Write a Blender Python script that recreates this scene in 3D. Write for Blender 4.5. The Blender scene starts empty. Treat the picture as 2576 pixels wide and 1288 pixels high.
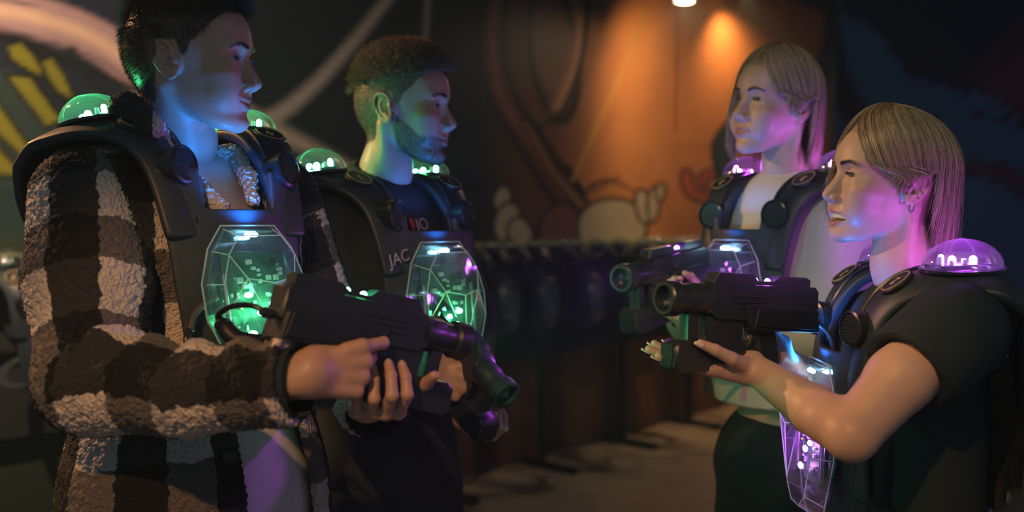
import bpy, math, random
import numpy as np
from mathutils import Vector, Matrix, Euler
PI = math.pi
scene = bpy.context.scene
COL = scene.collection
RNG = np.random.RandomState(7)
# ---------------------------------------------------------------- camera, light, exposure
FPX = 2474.0                      # focal length in pixels of the 2576 px wide frame
HOR = 560.0                       # picture row of the horizon
CAMZ = 1.42
TILT = math.atan((644.0 - HOR) / FPX)
cam_data = bpy.data.cameras.new('camera')
cam_data.sensor_width = 36.0
cam_data.lens = 36.0 * FPX / 2576.0
cam_data.clip_start = 0.05
cam_data.dof.use_dof = True
cam_data.dof.focus_distance = 1.66
cam_data.dof.aperture_fstop = 2.0
cam = bpy.data.objects.new('camera', cam_data)
cam.location = (0, 0, CAMZ)
cam.rotation_euler = (PI / 2 - TILT, 0, 0)
COL.objects.link(cam)
scene.camera = cam
scene.view_settings.view_transform = 'Standard'
scene.view_settings.look = 'None'
scene.view_settings.gamma = 1.0
scene.view_settings.exposure = 0.0
scene.view_settings.use_curve_mapping = False
scene.cycles.max_bounces = 6; scene.cycles.diffuse_bounces = 3; scene.cycles.glossy_bounces = 3; scene.cycles.transparent_max_bounces = 16
scene.cycles.adaptive_threshold = .07

def P(px, py, Y):
    """world point seen at pixel px, py at world depth Y"""
    a = (px - 1288.0) / FPX; b = -(py - 644.0) / FPX
    c, s = math.cos(TILT), math.sin(TILT)
    # camera forward is (0, c, -s), up (0, s, c)
    d = (a, c + b * s, b * c - s)
    k = Y / d[1]
    return np.array((d[0] * k, Y, CAMZ + d[2] * k))

def to_px(V):
    V = np.asarray(V, float).reshape(-1, 3)
    c, s = math.cos(TILT), math.sin(TILT)
    z = V[:, 2] - CAMZ
    f = V[:, 1] * c - z * s
    u = V[:, 1] * s + z * c
    f = np.maximum(f, 1e-3)
    return 1288 + FPX * V[:, 0] / f, 644 - FPX * u / f
# ---------------------------------------------------------------- materials
MATS = {}
def srgb(c):
    return tuple(((v / 255.0) / 12.92 if v / 255.0 <= 0.04045 else ((v / 255.0 + 0.055) / 1.055) ** 2.4) for v in c)
class NT:
    def __init__(s, name):
        s.m = bpy.data.materials.new(name); s.m.use_nodes = True
        s.t = s.m.node_tree; s.t.nodes.clear()
        s.out = s.n('ShaderNodeOutputMaterial')
    def n(s, typ, inp=None, **kw):
        nd = s.t.nodes.new(typ)
        for k, v in kw.items(): setattr(nd, k, v)
        for k, v in (inp or {}).items():
            sock = nd.inputs[k]
            if hasattr(v, 'is_output') or isinstance(v, bpy.types.NodeSocket): s.t.links.new(v, sock)
            else:
                if isinstance(v, (tuple, list)) and len(v) == 3 and sock.type == 'RGBA': v = tuple(v) + (1,)
                sock.default_value = v
        return nd
    def link(s, a, b): s.t.links.new(a, b)
    def math(s, op, a, b=0.0, c=None, clamp=False):
        nd = s.n('ShaderNodeMath', {0: a, 1: b}, operation=op, use_clamp=clamp)
        if c is not None:
            if isinstance(c, bpy.types.NodeSocket): s.link(c, nd.inputs[2])
            else: nd.inputs[2].default_value = c
        return nd.outputs[0]
    def mix(s, f, a, b):
        nd = s.n('ShaderNodeMix', data_type='RGBA')
        for k, v in ((0, f), (6, a), (7, b)):
            if isinstance(v, bpy.types.NodeSocket): s.link(v, nd.inputs[k])
            else:
                if isinstance(v, (tuple, list)) and len(v) == 3: v = tuple(v) + (1,)
                nd.inputs[k].default_value = v
        return nd.outputs[2]
    def noise(s, scale, detail=3, rough=0.5, vec=None, dist=0.0):
        i = {'Scale': scale, 'Detail': detail, 'Roughness': rough, 'Distortion': dist}
        nd = s.n('ShaderNodeTexNoise', i)
        s.link(vec if vec is not None else s.obj(), nd.inputs['Vector'])
        return nd.outputs['Fac']
    def obj(s):
        if not hasattr(s, '_tc'): s._tc = s.n('ShaderNodeTexCoord')
        return s._tc.outputs['Object']
    def ramp(s, f, stops, interp='LINEAR'):
        nd = s.n('ShaderNodeValToRGB', {0: f}); cr = nd.color_ramp; cr.interpolation = interp
        while len(cr.elements) < len(stops): cr.elements.new(0.5)
        for e, (p, c) in zip(cr.elements, stops):
            e.position = p; e.color = tuple(c) + (1,) if len(c) == 3 else c
        return nd.outputs[0]
    def bump(s, h, strength=0.3, dist=0.001):
        return s.n('ShaderNodeBump', {'Height': h, 'Strength': strength, 'Distance': dist}).outputs[0]
    def bsdf(s, col, rough=0.5, **kw):
        i = {'Base Color': col, 'Roughness': rough}; i.update(kw)
        nd = s.n('ShaderNodeBsdfPrincipled', i)
        s.link(nd.outputs[0], s.out.inputs[0]); return nd
def basic(name, col, rough=0.5, metal=0.0, noise=0.0, scale=40, bump=0.0, bdist=0.0005, spec=0.5, emit=None, es=0.0, **kw):
    if name in MATS: return MATS[name]
    t = NT(name)
    c = col
    if noise > 0:
        f = t.noise(scale, 4)
        c = t.mix(f, tuple(v * (1 - noise) for v in col), tuple(min(1, v * (1 + noise)) for v in col))
    i = {'Metallic': metal, 'Specular IOR Level': spec}
    if emit is not None: i['Emission Color'] = emit; i['Emission Strength'] = es
    i.update(kw)
    b = t.bsdf(c, rough, **i)
    if bump > 0:
        t.link(t.bump(t.noise(scale * 2, 3), bump, bdist), b.inputs['Normal'])
    MATS[name] = t.m
    return t.m

# ---------------------------------------------------------------- objects
def link(o, parent=None):
    COL.objects.link(o)
    if parent is not None: o.parent = parent
    return o
def tag(o, label=None, cat=None, group=None, kind=None):
    if label: o['label'] = label
    if cat: o['category'] = cat
    if group: o['group'] = group
    if kind: o['kind'] = kind
    return o
def empty(name, loc=(0, 0, 0), M=None):
    o = bpy.data.objects.new(name, None); o.empty_display_size = 0.05
    COL.objects.link(o)
    if M is not None: o.matrix_world = M
    else: o.location = loc
    return o
def mesh_obj(name, V, F, mat=None, parent=None, smooth=True, mats=None, midx=None, M=None):
    me = bpy.data.meshes.new(name)
    V = np.asarray(V, np.float32)
    if isinstance(F, np.ndarray) and F.ndim == 2:
        k = F.shape[1]; n = len(F)
        me.vertices.add(len(V)); me.vertices.foreach_set('co', V.ravel())
        me.loops.add(n * k); me.loops.foreach_set('vertex_index', F.astype(np.int32).ravel())
        me.polygons.add(n); me.polygons.foreach_set('loop_start', np.arange(0, n * k, k, dtype=np.int32))
        me.update(calc_edges=True)
    else:
        me.from_pydata([tuple(map(float, v)) for v in V], [], [tuple(int(i) for i in f) for f in F]); me.update()
    if mats:
        for m in mats: me.materials.append(m)
        if midx is not None: me.polygons.foreach_set('material_index', np.asarray(midx, np.int32))
    elif mat is not None: me.materials.append(mat)
    if smooth: me.polygons.foreach_set('use_smooth', np.ones(len(me.polygons), bool))
    o = bpy.data.objects.new(name, me)
    link(o, parent)
    if M is not None: o.matrix_local = M
    return o
def vcol(o, name, C):
    C = np.asarray(C, np.float32)
    if C.shape[1] == 3: C = np.concatenate([C, np.ones((len(C), 1), np.float32)], 1)
    a = o.data.color_attributes.new(name, 'FLOAT_COLOR', 'POINT')
    a.data.foreach_set('color', C.ravel())
def autosmooth(o, ang=40):
    me = o.data
    me.polygons.foreach_set('use_smooth', np.ones(len(me.polygons), bool))
    try: me.set_sharp_from_angle(angle=math.radians(ang))
    except Exception: pass
    return o
class MB:
    """collects simple solids into one mesh"""
    def __init__(s): s.V = []; s.F = []
    def add(s, V, F):
        n = len(s.V); s.V += [tuple(v) for v in V]; s.F += [tuple(i + n for i in f) for f in F]; return s
    def box(s, c, d, R=None, bev=0.0):
        hx, hy, hz = d[0] / 2, d[1] / 2, d[2] / 2
        if bev <= 0:
            V = [(x, y, z) for x in (-hx, hx) for y in (-hy, hy) for z in (-hz, hz)]
            F = [(0, 1, 3, 2), (4, 6, 7, 5), (0, 4, 5, 1), (2, 3, 7, 6), (0, 2, 6, 4), (1, 5, 7, 3)]
        else:
            b = min(bev, hx * .9, hy * .9, hz * .9)
            V = []; idx = {}
            for sx in (-1, 1):
                for sy in (-1, 1):
                    for sz in (-1, 1):
                        for k in range(3):
                            p = [sx * (hx - b), sy * (hy - b), sz * (hz - b)]
                            p[k] = (sx * hx, sy * hy, sz * hz)[k]
                            idx[(sx, sy, sz, k)] = len(V); V.append(tuple(p))
            F = []
            for k in range(3):
                a, c2 = [i for i in range(3) if i != k]
                for sg in (-1, 1):
                    f = []
                    for (u, w) in ((-1, -1), (1, -1), (1, 1), (-1, 1)):
                        q = [0, 0, 0]; q[k] = sg; q[a] = u; q[c2] = w; f.append(idx[tuple(q) + (k,)])
                    F.append(tuple(f))
            for k in range(3):
                a, c2 = [i for i in range(3) if i != k]
                for u in (-1, 1):
                    for w in (-1, 1):
                        def I(e, kk):
                            q = [0, 0, 0]; q[k] = e; q[a] = u; q[c2] = w; return idx[tuple(q) + (kk,)]
                        F.append((I(-1, a), I(1, a), I(1, c2), I(-1, c2)))
            for sx in (-1, 1):
                for sy in (-1, 1):
                    for sz in (-1, 1): F.append(tuple(idx[(sx, sy, sz, k)] for k in range(3)))
        V = np.array(V)
        if R is not None: V = V @ np.asarray(R).T
        return s.add(V + np.asarray(c), F)
    def tube(s, pts, r, n=12, cap=True, flat=1.0):
        pts = np.asarray(pts, float); r = np.broadcast_to(np.asarray(r, float), (len(pts),))
        T = np.gradient(pts, axis=0); T /= np.maximum(np.linalg.norm(T, axis=1)[:, None], 1e-9)
        up = np.array((0, 0, 1.)) if abs(T[0][2]) < .9 else np.array((1., 0, 0))
        V = []; F = []
        for i, (p, t) in enumerate(zip(pts, T)):
            x = np.cross(up, t); x /= max(np.linalg.norm(x), 1e-9); y = np.cross(t, x); up = y
            for k in range(n):
                a = 2 * PI * k / n
                V.append(p + r[i] * (math.cos(a) * x + flat * math.sin(a) * y))
        for i in range(len(pts) - 1):
            for k in range(n):
                k2 = (k + 1) % n; F.append((i * n + k, i * n + k2, (i + 1) * n + k2, (i + 1) * n + k))
        if cap:
            F.append(tuple(range(n - 1, -1, -1))); F.append(tuple(range((len(pts) - 1) * n, len(pts) * n)))
        return s.add(V, F)
    def lathe(s, prof, c=(0, 0, 0), R=None, n=24, sc=(1, 1)):
        """prof: list of (radius, height) around z"""
        V = []; F = []
        for (r, h) in prof:
            for k in range(n):
                a = 2 * PI * k / n; V.append((r * math.cos(a) * sc[0], r * math.sin(a) * sc[1], h))
        for i in range(len(prof) - 1):
            for k in range(n):
                k2 = (k + 1) % n; F.append((i * n + k, i * n + k2, (i + 1) * n + k2, (i + 1) * n + k))
        V = np.array(V)
        if R is not None: V = V @ np.asarray(R).T
        return s.add(V + np.asarray(c), F)
    def prism(s, poly, z0, z1, R=None, c=(0, 0, 0), top=None, bev=0.0):
        """poly in xy, extruded along z (top: scale of the upper outline)"""
        n = len(poly); poly = np.asarray(poly, float); ctr = poly.mean(0)
        k = 1.0 if top is None else top
        rings = [(poly, z0), (ctr + (poly - ctr) * k, z1)]
        if bev > 0:
            sg = 1 if z1 > z0 else -1
            inner = ctr + (poly - ctr) * (1 - bev / np.maximum(np.linalg.norm(poly - ctr, axis=1)[:, None], 1e-6))
            rings = [(inner, z0), (poly, z0 + sg * bev), (ctr + (poly - ctr) * k, z1 - sg * bev), (ctr + (inner - ctr) * k, z1)]
        V = []; F = []
        for q, z in rings: V += [(a, b, z) for a, b in q]
        for r in range(len(rings) - 1):
            for i in range(n):
                j = (i + 1) % n; F.append((r * n + i, r * n + j, (r + 1) * n + j, (r + 1) * n + i))
        F.append(tuple(range(n - 1, -1, -1))); m = (len(rings) - 1) * n; F.append(tuple(range(m, m + n)))
        V = np.array(V)
        if R is not None: V = V @ np.asarray(R).T
        return s.add(V + np.asarray(c), F)
    def ball(s, c, r, n=12, m=8, sc=(1, 1, 1), R=None):
        prof = [(math.sin(PI * i / m) * r + 1e-6, -math.cos(PI * i / m) * r * sc[2]) for i in range(m + 1)]
        return s.lathe(prof, c, R, n, (sc[0], sc[1]))
    def build(s, name, mat, parent=None, smooth=True, ang=40, M=None):
        import bmesh
        o = mesh_obj(name, s.V, s.F, mat, parent, smooth=False, M=M)
        bm = bmesh.new(); bm.from_mesh(o.data); bmesh.ops.recalc_face_normals(bm, faces=bm.faces); bm.to_mesh(o.data); bm.free()
        if smooth: autosmooth(o, ang)
        return o
def rotm(x=0, y=0, z=0):
    return np.array(Euler((math.radians(x), math.radians(y), math.radians(z))).to_matrix())
def frame_from(fwd, up=(0, 0, 1)):
    """matrix whose columns are x=fwd, y=left, z=up"""
    f = np.array(fwd, float); f /= np.linalg.norm(f); u = np.array(up, float)
    l = np.cross(u, f); l /= np.linalg.norm(l); u = np.cross(f, l)
    return np.stack([f, l, u], 1)
def M4(R, t):
    m = Matrix([list(map(float, R[i])) + [float(t[i])] for i in range(3)] + [[0, 0, 0, 1]]); return m
def smooth_path(pts, n):
    """Catmull-Rom through pts -> n points"""
    p = np.asarray(pts, float); m = len(p)
    q = np.vstack([2 * p[0] - p[1], p, 2 * p[-1] - p[-2]])
    out = []
    for u in np.linspace(0, m - 1 - 1e-9, n):
        i = int(u); t = u - i
        a, b, c, d = q[i], q[i + 1], q[i + 2], q[i + 3]
        out.append(0.5 * (2 * b + (c - a) * t + (2 * a - 5 * b + 4 * c - d) * t * t + (3 * b - a - 3 * c + d) * t ** 3))
    return np.array(out)

# ---------------------------------------------------------------- implicit surfaces
def cap(X, a, b, ra, rb=None):
    rb = ra if rb is None else rb
    a = np.asarray(a, np.float32); b = np.asarray(b, np.float32); ab = b - a
    w = X - a; t = np.clip((w @ ab) / float(ab @ ab + 1e-12), 0, 1)
    return np.sqrt(((w - t[:, None] * ab) ** 2).sum(1)) - (ra + (rb - ra) * t)
def chain(X, pts, rs, k=0.0):
    d = None
    for i in range(len(pts) - 1):
        e = cap(X, pts[i], pts[i + 1], rs[i], rs[i + 1])
        d = e if d is None else (np.minimum(d, e) if k == 0 else smin(d, e, k))
    return d
def ell(X, c, r, R=None):
    w = X - np.asarray(c, np.float32)
    if R is not None: w = w @ np.asarray(R, np.float32)
    r = np.asarray(r, np.float32)
    k0 = np.sqrt(((w / r) ** 2).sum(1)); k1 = np.sqrt(((w / r ** 2) ** 2).sum(1))
    return k0 * (k0 - 1) / np.maximum(k1, 1e-6)
def sph(X, c, r): return np.sqrt(((X - np.asarray(c, np.float32)) ** 2).sum(1)) - r
def rbox(X, c, h, r=0.005, R=None):
    w = X - np.asarray(c, np.float32)
    if R is not None: w = w @ np.asarray(R, np.float32)
    q = np.abs(w) - (np.asarray(h, np.float32) - r)
    return np.sqrt((np.maximum(q, 0) ** 2).sum(1)) + np.minimum(q.max(1), 0) - r
def smin(a, b, k):
    h = np.clip(0.5 + 0.5 * (b - a) / k, 0, 1)
    return b + (a - b) * h - k * h * (1 - h)
def smax(a, b, k): return -smin(-a, -b, k)
def mesh_sdf(f, lo, hi, h, slack=1.0, B=8):
    lo = np.asarray(lo, np.float32)
    nb = np.ceil((np.asarray(hi) - lo) / (h * B)).astype(int); n = nb * B
    # block centres
    g = [lo[i] + (np.arange(nb[i]) + .5) * B * h for i in range(3)]
    C = np.stack(np.meshgrid(*g, indexing='ij'), -1).reshape(-1, 3).astype(np.float32)
    d = f(C)
    act = np.abs(d) < B * h * 0.90 * slack + h
    V = np.repeat(np.repeat(np.repeat(d.reshape(nb), B, 0), B, 1), B, 2).astype(np.float32)
    off = np.stack(np.meshgrid(*[np.arange(B)] * 3, indexing='ij'), -1).reshape(-1, 3)
    ai = np.stack(np.unravel_index(np.nonzero(act)[0], nb), 1)
    for s in range(0, len(ai), 600):
        I = (ai[s:s + 600, None, :] * B + off[None]).reshape(-1, 3)
        val = f((lo + I * h).astype(np.float32))
        V[I[:, 0], I[:, 1], I[:, 2]] = val
    S = V < 0
    cs = np.zeros(np.array(S.shape) - 1, np.int8)
    for i in (0, 1):
        for j in (0, 1):
            for k in (0, 1):
                cs += S[i:S.shape[0] - 1 + i, j:S.shape[1] - 1 + j, k:S.shape[2] - 1 + k]
    cell = np.stack(np.nonzero((cs > 0) & (cs < 8)), 1)
    idx = -np.ones(cs.shape, np.int32); idx[cell[:, 0], cell[:, 1], cell[:, 2]] = np.arange(len(cell))
    acc = np.zeros((len(cell), 3), np.float32); cnt = np.zeros(len(cell), np.float32)
    cor = [(i, j, k) for i in (0, 1) for j in (0, 1) for k in (0, 1)]
    for a in range(8):
        for b in range(a + 1, 8):
            ca, cb = np.array(cor[a]), np.array(cor[b])
            if abs(ca - cb).sum() != 1: continue
            ia = cell + ca; ib = cell + cb
            va = V[ia[:, 0], ia[:, 1], ia[:, 2]]; vb = V[ib[:, 0], ib[:, 1], ib[:, 2]]
            m = (va < 0) != (vb < 0)
            t = np.where(m, va / np.where(m, va - vb, 1), 0)
            p = ca + t[:, None] * (cb - ca)
            acc += p * m[:, None]; cnt += m
    verts = lo + (cell + acc / cnt[:, None]) * h
    F = []
    for ax in range(3):
        o = [i for i in range(3) if i != ax]
        sl0 = [slice(None)] * 3; sl1 = [slice(None)] * 3
        sl0[ax] = slice(0, -1); sl1[ax] = slice(1, None)
        m = S[tuple(sl0)] != S[tuple(sl1)]
        e = np.stack(np.nonzero(m), 1)
        ok = (e[:, o[0]] > 0) & (e[:, o[1]] > 0) & (e[:, o[0]] < cs.shape[o[0]]) & (e[:, o[1]] < cs.shape[o[1]])
        e = e[ok]
        neg = S[e[:, 0], e[:, 1], e[:, 2]]
        q = []
        for (u, v) in ((0, 0), (-1, 0), (-1, -1), (0, -1)):
            w = e.copy(); w[:, o[0]] += u; w[:, o[1]] += v
            q.append(idx[w[:, 0], w[:, 1], w[:, 2]])
        q = np.stack(q, 1)
        flip = neg if ax != 1 else ~neg
        q[~flip] = q[~flip][:, ::-1]
        F.append(q)
    F = np.concatenate(F)
    F = F[(F >= 0).all(1)]
    return verts, F
def vnormals(f, V, e=0.0008):
    g = np.zeros_like(V)
    for k in range(3):
        d = np.zeros(3, np.float32); d[k] = e
        g[:, k] = f((V + d).astype(np.float32)) - f((V - d).astype(np.float32))
    return g / np.maximum(np.linalg.norm(g, axis=1)[:, None], 1e-9)
def join_meshes(parts):
    V = []; F = []; n = 0
    for v, f in parts: V.append(v); F.append(f + n); n += len(v)
    return np.concatenate(V), np.concatenate(F)
def strands(name, pos, rad, mat, parent=None, color=None):
    """pos: (N,K,3) polylines -> one mesh of three-sided tapered tubes"""
    N, K, _ = pos.shape
    T = np.gradient(pos, axis=1); T /= np.maximum(np.linalg.norm(T, axis=2, keepdims=True), 1e-9)
    ref = np.broadcast_to(np.array((0.31, 0.87, 0.37)), T.shape)
    A = np.cross(T, ref); A /= np.maximum(np.linalg.norm(A, axis=2, keepdims=True), 1e-9)
    Bv = np.cross(T, A)
    rad = np.broadcast_to(np.asarray(rad), (N, K))
    V = np.zeros((N, K, 3, 3))
    for j in range(3):
        a = 2 * PI * j / 3
        V[:, :, j] = pos + rad[..., None] * (math.cos(a) * A + math.sin(a) * Bv)
    base = (np.arange(N) * K * 3)[:, None, None] + (np.arange(K - 1) * 3)[None, :, None]
    j = np.arange(3)[None, None, :]; j2 = (j + 1) % 3
    F = np.stack([base + j, base + j2, base + 3 + j2, base + 3 + j], -1).reshape(-1, 4)
    o = mesh_obj(name, V.reshape(-1, 3), F, mat, parent)
    if color is not None:
        vcol(o, 'tint', np.repeat(np.asarray(color), K * 3, axis=0))
    return o
def nrm(v):
    v = np.asarray(v, float); return v / np.maximum(np.linalg.norm(v, axis=-1, keepdims=True), 1e-9)
def vnoise(X, s, seed=0):
    """cheap smooth noise from sums of sines, about -1..1"""
    r = np.random.RandomState(seed); out = 0
    for i in range(6):
        k = r.normal(size=3); k = k / np.linalg.norm(k) * s * (0.7 + 0.25 * i)
        out = out + np.sin(X @ k + r.uniform(0, 6.28)) / (1 + .25 * i)
    return out / 3.2
# ---------------------------------------------------------------- world and room lamps
W = bpy.data.worlds.new('world'); scene.world = W; W.use_nodes = True
W.node_tree.nodes['Background'].inputs[0].default_value = (.50, .72, .88, 1)
W.node_tree.nodes['Background'].inputs[1].default_value = .115
AMBER = (1.0, .60, .26)
def light(name, typ, loc, energy, color, to=None, size=.05, spot=60, blend=.4, parent=None):
    L = bpy.data.lights.new(name, typ); L.energy = energy; L.color = color
    if typ == 'AREA': L.size = size
    else: L.shadow_soft_size = size
    if typ == 'SPOT': L.spot_size = math.radians(spot); L.spot_blend = blend
    o = bpy.data.objects.new(name, L); COL.objects.link(o)
    if to is not None:
        d = Vector(to) - Vector(loc); o.matrix_world = Matrix.Translation(Vector(loc)) @ d.to_track_quat('-Z', 'Y').to_matrix().to_4x4()
    else: o.location = loc
    if parent is not None: o.parent = parent; o.matrix_parent_inverse = parent.matrix_basis.inverted()
    return o
CEIL = 3.3
SPOTS = [  # position, target, watts, colour, cone, source size
    (P(1722, 4, 5.95), (1.60, 7.7, 1.7), 52, AMBER, 138, .035),
    ((-.55, -.55, 2.72), (.0, 1.5, .80), 138, (1.0, .50, .18), 37, .035),
    ((-1.75, 1.75, 2.78), (-2.30, 3.2, 2.30), 420, (1.0, .66, .42), 96, .04),
    ((-.25, .25, 2.85), (.72, 1.95, 1.38), 42, (1.0, .84, .45), 34, .04),  # added fill with no visible source, brightens blonde hair and pale sweatshirt
    ((-2.1, 2.25, 2.5), (-.50, 1.85, 1.35), 170, (1.0, .50, .20), 48, .03),
    ((1.72, 7.30, 3.14), (2.0, 7.75, 1.5), 62, (1.0, .56, .22), 130, .035),
]
# ---------------------------------------------------------------- room shell
A0 = np.array((1.31, 7.2)); B0 = np.array((-.2, 5.5)); WD = (A0 - B0) / np.linalg.norm(A0 - B0)
WN = np.array((WD[1], -WD[0]))                       # faces the room
def wall_pt(s): return B0 + WD * s                   # s metres along the long wall from B0
CORNER = wall_pt(4.80)
def paint_wall(name, p0, p1, z0, z1, step, fn, mat):
    L = np.linalg.norm(p1 - p0); nu = int(L / step) + 1; nv = int((z1 - z0) / step) + 1
    u = np.linspace(0, 1, nu); v = np.linspace(z0, z1, nv)
    U, Vv = np.meshgrid(u, v, indexing='ij')
    X = np.stack([p0[0] + (p1[0] - p0[0]) * U, p0[1] + (p1[1] - p0[1]) * U, Vv], -1).reshape(-1, 3)
    i = np.arange(nu - 1)[:, None] * nv + np.arange(nv - 1)[None]
    F = np.stack([i, i + nv, i + nv + 1, i + 1], -1).reshape(-1, 4)
    C = fn(X)
    o = mesh_obj(name, X, F, mat); vcol(o, 'paint', C); tag(o, kind='structure')
    return o
def mural_mat():
    t = NT('mural_paint')
    a = t.n('ShaderNodeVertexColor', layer_name='paint')
    n = t.noise(3.0, 5, .6); n2 = t.noise(60, 4)
    c = t.mix(t.math('MULTIPLY', n, .38), a.outputs[0], (0.01, .008, .008))
    h = t.math('ADD', t.math('MULTIPLY', n2, .4), t.noise(5, 2))
    b = t.bsdf(c, .55, **{'Specular IOR Level': .25})
    t.link(t.bump(h, .25, .01), b.inputs['Normal'])
    return t.m
def in_poly(x, y, poly):
    c = np.zeros(len(x), bool); n = len(poly)
    for i in range(n):
        x1, y1 = poly[i]; x2, y2 = poly[(i + 1) % n]
        if y1 == y2: continue
        m = ((y1 > y) != (y2 > y)) & (x < (x2 - x1) * (y - y1) / (y2 - y1) + x1)
        c ^= m
    return c
def d_line(x, y, pts, n=40):
    q = smooth_path([(a, b, 0) for a, b in pts], n)[:, :2]; d = np.full(len(x), 1e9); tt = np.zeros(len(x))
    for i in range(n - 1):
        a = q[i]; b = q[i + 1]; ab = b - a
        t = np.clip(((x - a[0]) * ab[0] + (y - a[1]) * ab[1]) / (ab @ ab + 1e-9), 0, 1)
        e = np.hypot(x - a[0] - t * ab[0], y - a[1] - t * ab[1])
        m = e < d; d[m] = e[m]; tt[m] = (i + t[m]) / (n - 1)
    return d, tt
def lay(C, m, col):
    m = np.clip(m, 0, 1)[:, None]; return C * (1 - m) + np.array(col) * m
def stroke(C, x, y, pts, w0, w1, col, edge=None, soft=.35, ew=8, core=None):
    d, t = d_line(x, y, pts); w = w0 + (w1 - w0) * t
    if edge is not None: C = lay(C, (w + ew - d) / (ew * .8), edge)
    C = lay(C, (w - d) / (w * soft + 1), col)
    if core is not None: C = lay(C, (w * .45 - d) / (w * .5), core)
    return C
def ellp(C, x, y, cx, cy, rx, ry, col, edge=None, rot=0, ew=7, soft=.12):
    a = math.radians(rot); u = (x - cx) * math.cos(a) + (y - cy) * math.sin(a); v = -(x - cx) * math.sin(a) + (y - cy) * math.cos(a)
    if edge is not None: C = lay(C, (1 - np.hypot(u / (rx + ew), v / (ry + ew))) / .06, edge)
    return lay(C, (1 - np.hypot(u / rx, v / ry)) / soft, col)
def poly(C, x, y, pts, col, edge=None, ew=9):
    if edge is not None:
        d, _ = d_line_straight(x, y, pts); C = lay(C, (ew - d) / 3, edge)
    d, _ = d_line_straight(x, y, pts); return lay(C, .5 + np.where(in_poly(x, y, pts), d, -d) / 6, col)
def d_line_straight(x, y, pts):
    d = np.full(len(x), 1e9); n = len(pts)
    for i in range(n):
        a = np.array(pts[i], float); b = np.array(pts[(i + 1) % n], float); ab = b - a
        t = np.clip(((x - a[0]) * ab[0] + (y - a[1]) * ab[1]) / (ab @ ab + 1e-9), 0, 1)
        d = np.minimum(d, np.hypot(x - a[0] - t * ab[0], y - a[1] - t * ab[1]))
    return d, None
def mural_left(X):
    x, y = to_px(X); n = len(x)
    Xf = X.astype(float)
    nz = vnoise(Xf, 2.2, 3); nz2 = vnoise(Xf, 7.0, 5)
    x = x + 5 * vnoise(Xf, 9, 8); y = y + 5 * vnoise(Xf, 9, 9)
    C = np.tile(np.array((.015, .020, .045)), (n, 1))
    C = lay(C, (y - 380) / 120, (.018, .052, .050)) 
    # dark night part
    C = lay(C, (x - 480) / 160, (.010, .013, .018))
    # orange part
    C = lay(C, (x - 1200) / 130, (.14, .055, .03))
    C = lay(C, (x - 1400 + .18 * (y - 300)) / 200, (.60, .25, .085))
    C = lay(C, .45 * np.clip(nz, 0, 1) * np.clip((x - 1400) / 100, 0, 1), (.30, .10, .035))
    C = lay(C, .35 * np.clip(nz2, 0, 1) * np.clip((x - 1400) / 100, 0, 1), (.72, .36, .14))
    K = (.008, .007, .008)
    # pale swoosh and twigs at the left
    C = stroke(C, x, y, [(-400, -60), (-150, 10), (60, 38), (240, 100), (420, 240), (560, 330)], 62, 60, (.46, .31, .33), soft=.25, core=(.85, .60, .42))
    C = stroke(C, x, y, [(-300, 30), (-100, 55), (90, 95), (240, 150), (380, 250)], 9, 7, (.20, .13, .16), soft=.8)
    C = stroke(C, x, y, [(-200, -30), (0, 0), (130, 25), (230, 40)], 8, 3, (.16, .12, .14), soft=.8)
    C = stroke(C, x, y, [(-200, 90), (20, 95), (100, 125), (180, 165), (340, 230)], 24, 12, K, soft=.8)
    C = stroke(C, x, y, [(95, 120), (110, 190), (165, 260)], 11, 7, K)
    C = stroke(C, x, y, [(180, 130), (230, 215), (330, 260)], 22, 10, (.012, .012, .02), soft=.8)
    YL = (.24, .235, .02); DT = (.03, .055, .05)
    C = poly(C, x, y, [(-200, 210), (20, 175), (85, 195), (160, 300), (90, 470), (-200, 470)], DT)
    for pts in ([(22, 118), (52, 112), (80, 140), (108, 185), (98, 190), (60, 168), (28, 145)], [(108, 158), (130, 152), (160, 195), (182, 252), (150, 235), (125, 200)],
                [(22, 190), (76, 198), (152, 300), (118, 318)], [(-80, 210), (-40, 215), (70, 372), (58, 392), (-80, 260)], [(-120, 300), (-60, 320), (58, 440), (-120, 425)]):
        C = poly(C, x, y, pts, YL, K, 11)
    C = stroke(C, x, y, [(80, 195), (150, 290), (210, 330)], 8, 6, K)
    # grey branches
    G = (.36, .35, .33)
    C = stroke(C, x, y, [(1020, -60), (900, 90), (800, 200), (700, 290), (600, 330)], 20, 34, G, soft=.8)
    C = stroke(C, x, y, [(620, 290), (720, 345), (800, 385), (900, 440), (1000, 500)], 36, 24, (.40, .38, .31), soft=.8)
    C = stroke(C, x, y, [(1078, -60), (1072, 20), (1070, 100)], 20, 12, (.26, .28, .32), soft=.9)
    # trunk, drops
    C = stroke(C, x, y, [(1255, -60), (1238, 110), (1270, 250), (1350, 380), (1430, 500), (1480, 640)], 22, 42, (.17, .05, .04), K, soft=.6, ew=10, core=(.30, .10, .07))
    C = ellp(C, x, y, 1395, 120, 62, 190, (.16, .08, .05), K, -6, 10, .3)
    C = stroke(C, x, y, [(1420, -60), (1460, 40), (1450, 160), (1400, 270)], 22, 30, (.28, .13, .07), None, soft=.9, core=(.42, .22, .12))
    C = stroke(C, x, y, [(1490, -40), (1470, 120), (1420, 270), (1345, 325)], 8, 6, K)
    C = stroke(C, x, y, [(1320, 310), (1400, 440), (1500, 560)], 8, 14, (.26, .12, .06), K)
    C = stroke(C, x, y, [(1430, 410), (1475, 480), (1560, 440)], 5, 3, K); C = stroke(C, x, y, [(1480, 470), (1530, 450), (1580, 470), (1600, 490)], 6, 3, K)
    C = ellp(C, x, y, 1410, 590, 55, 80, (.20, .08, .06), K, 10)
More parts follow.
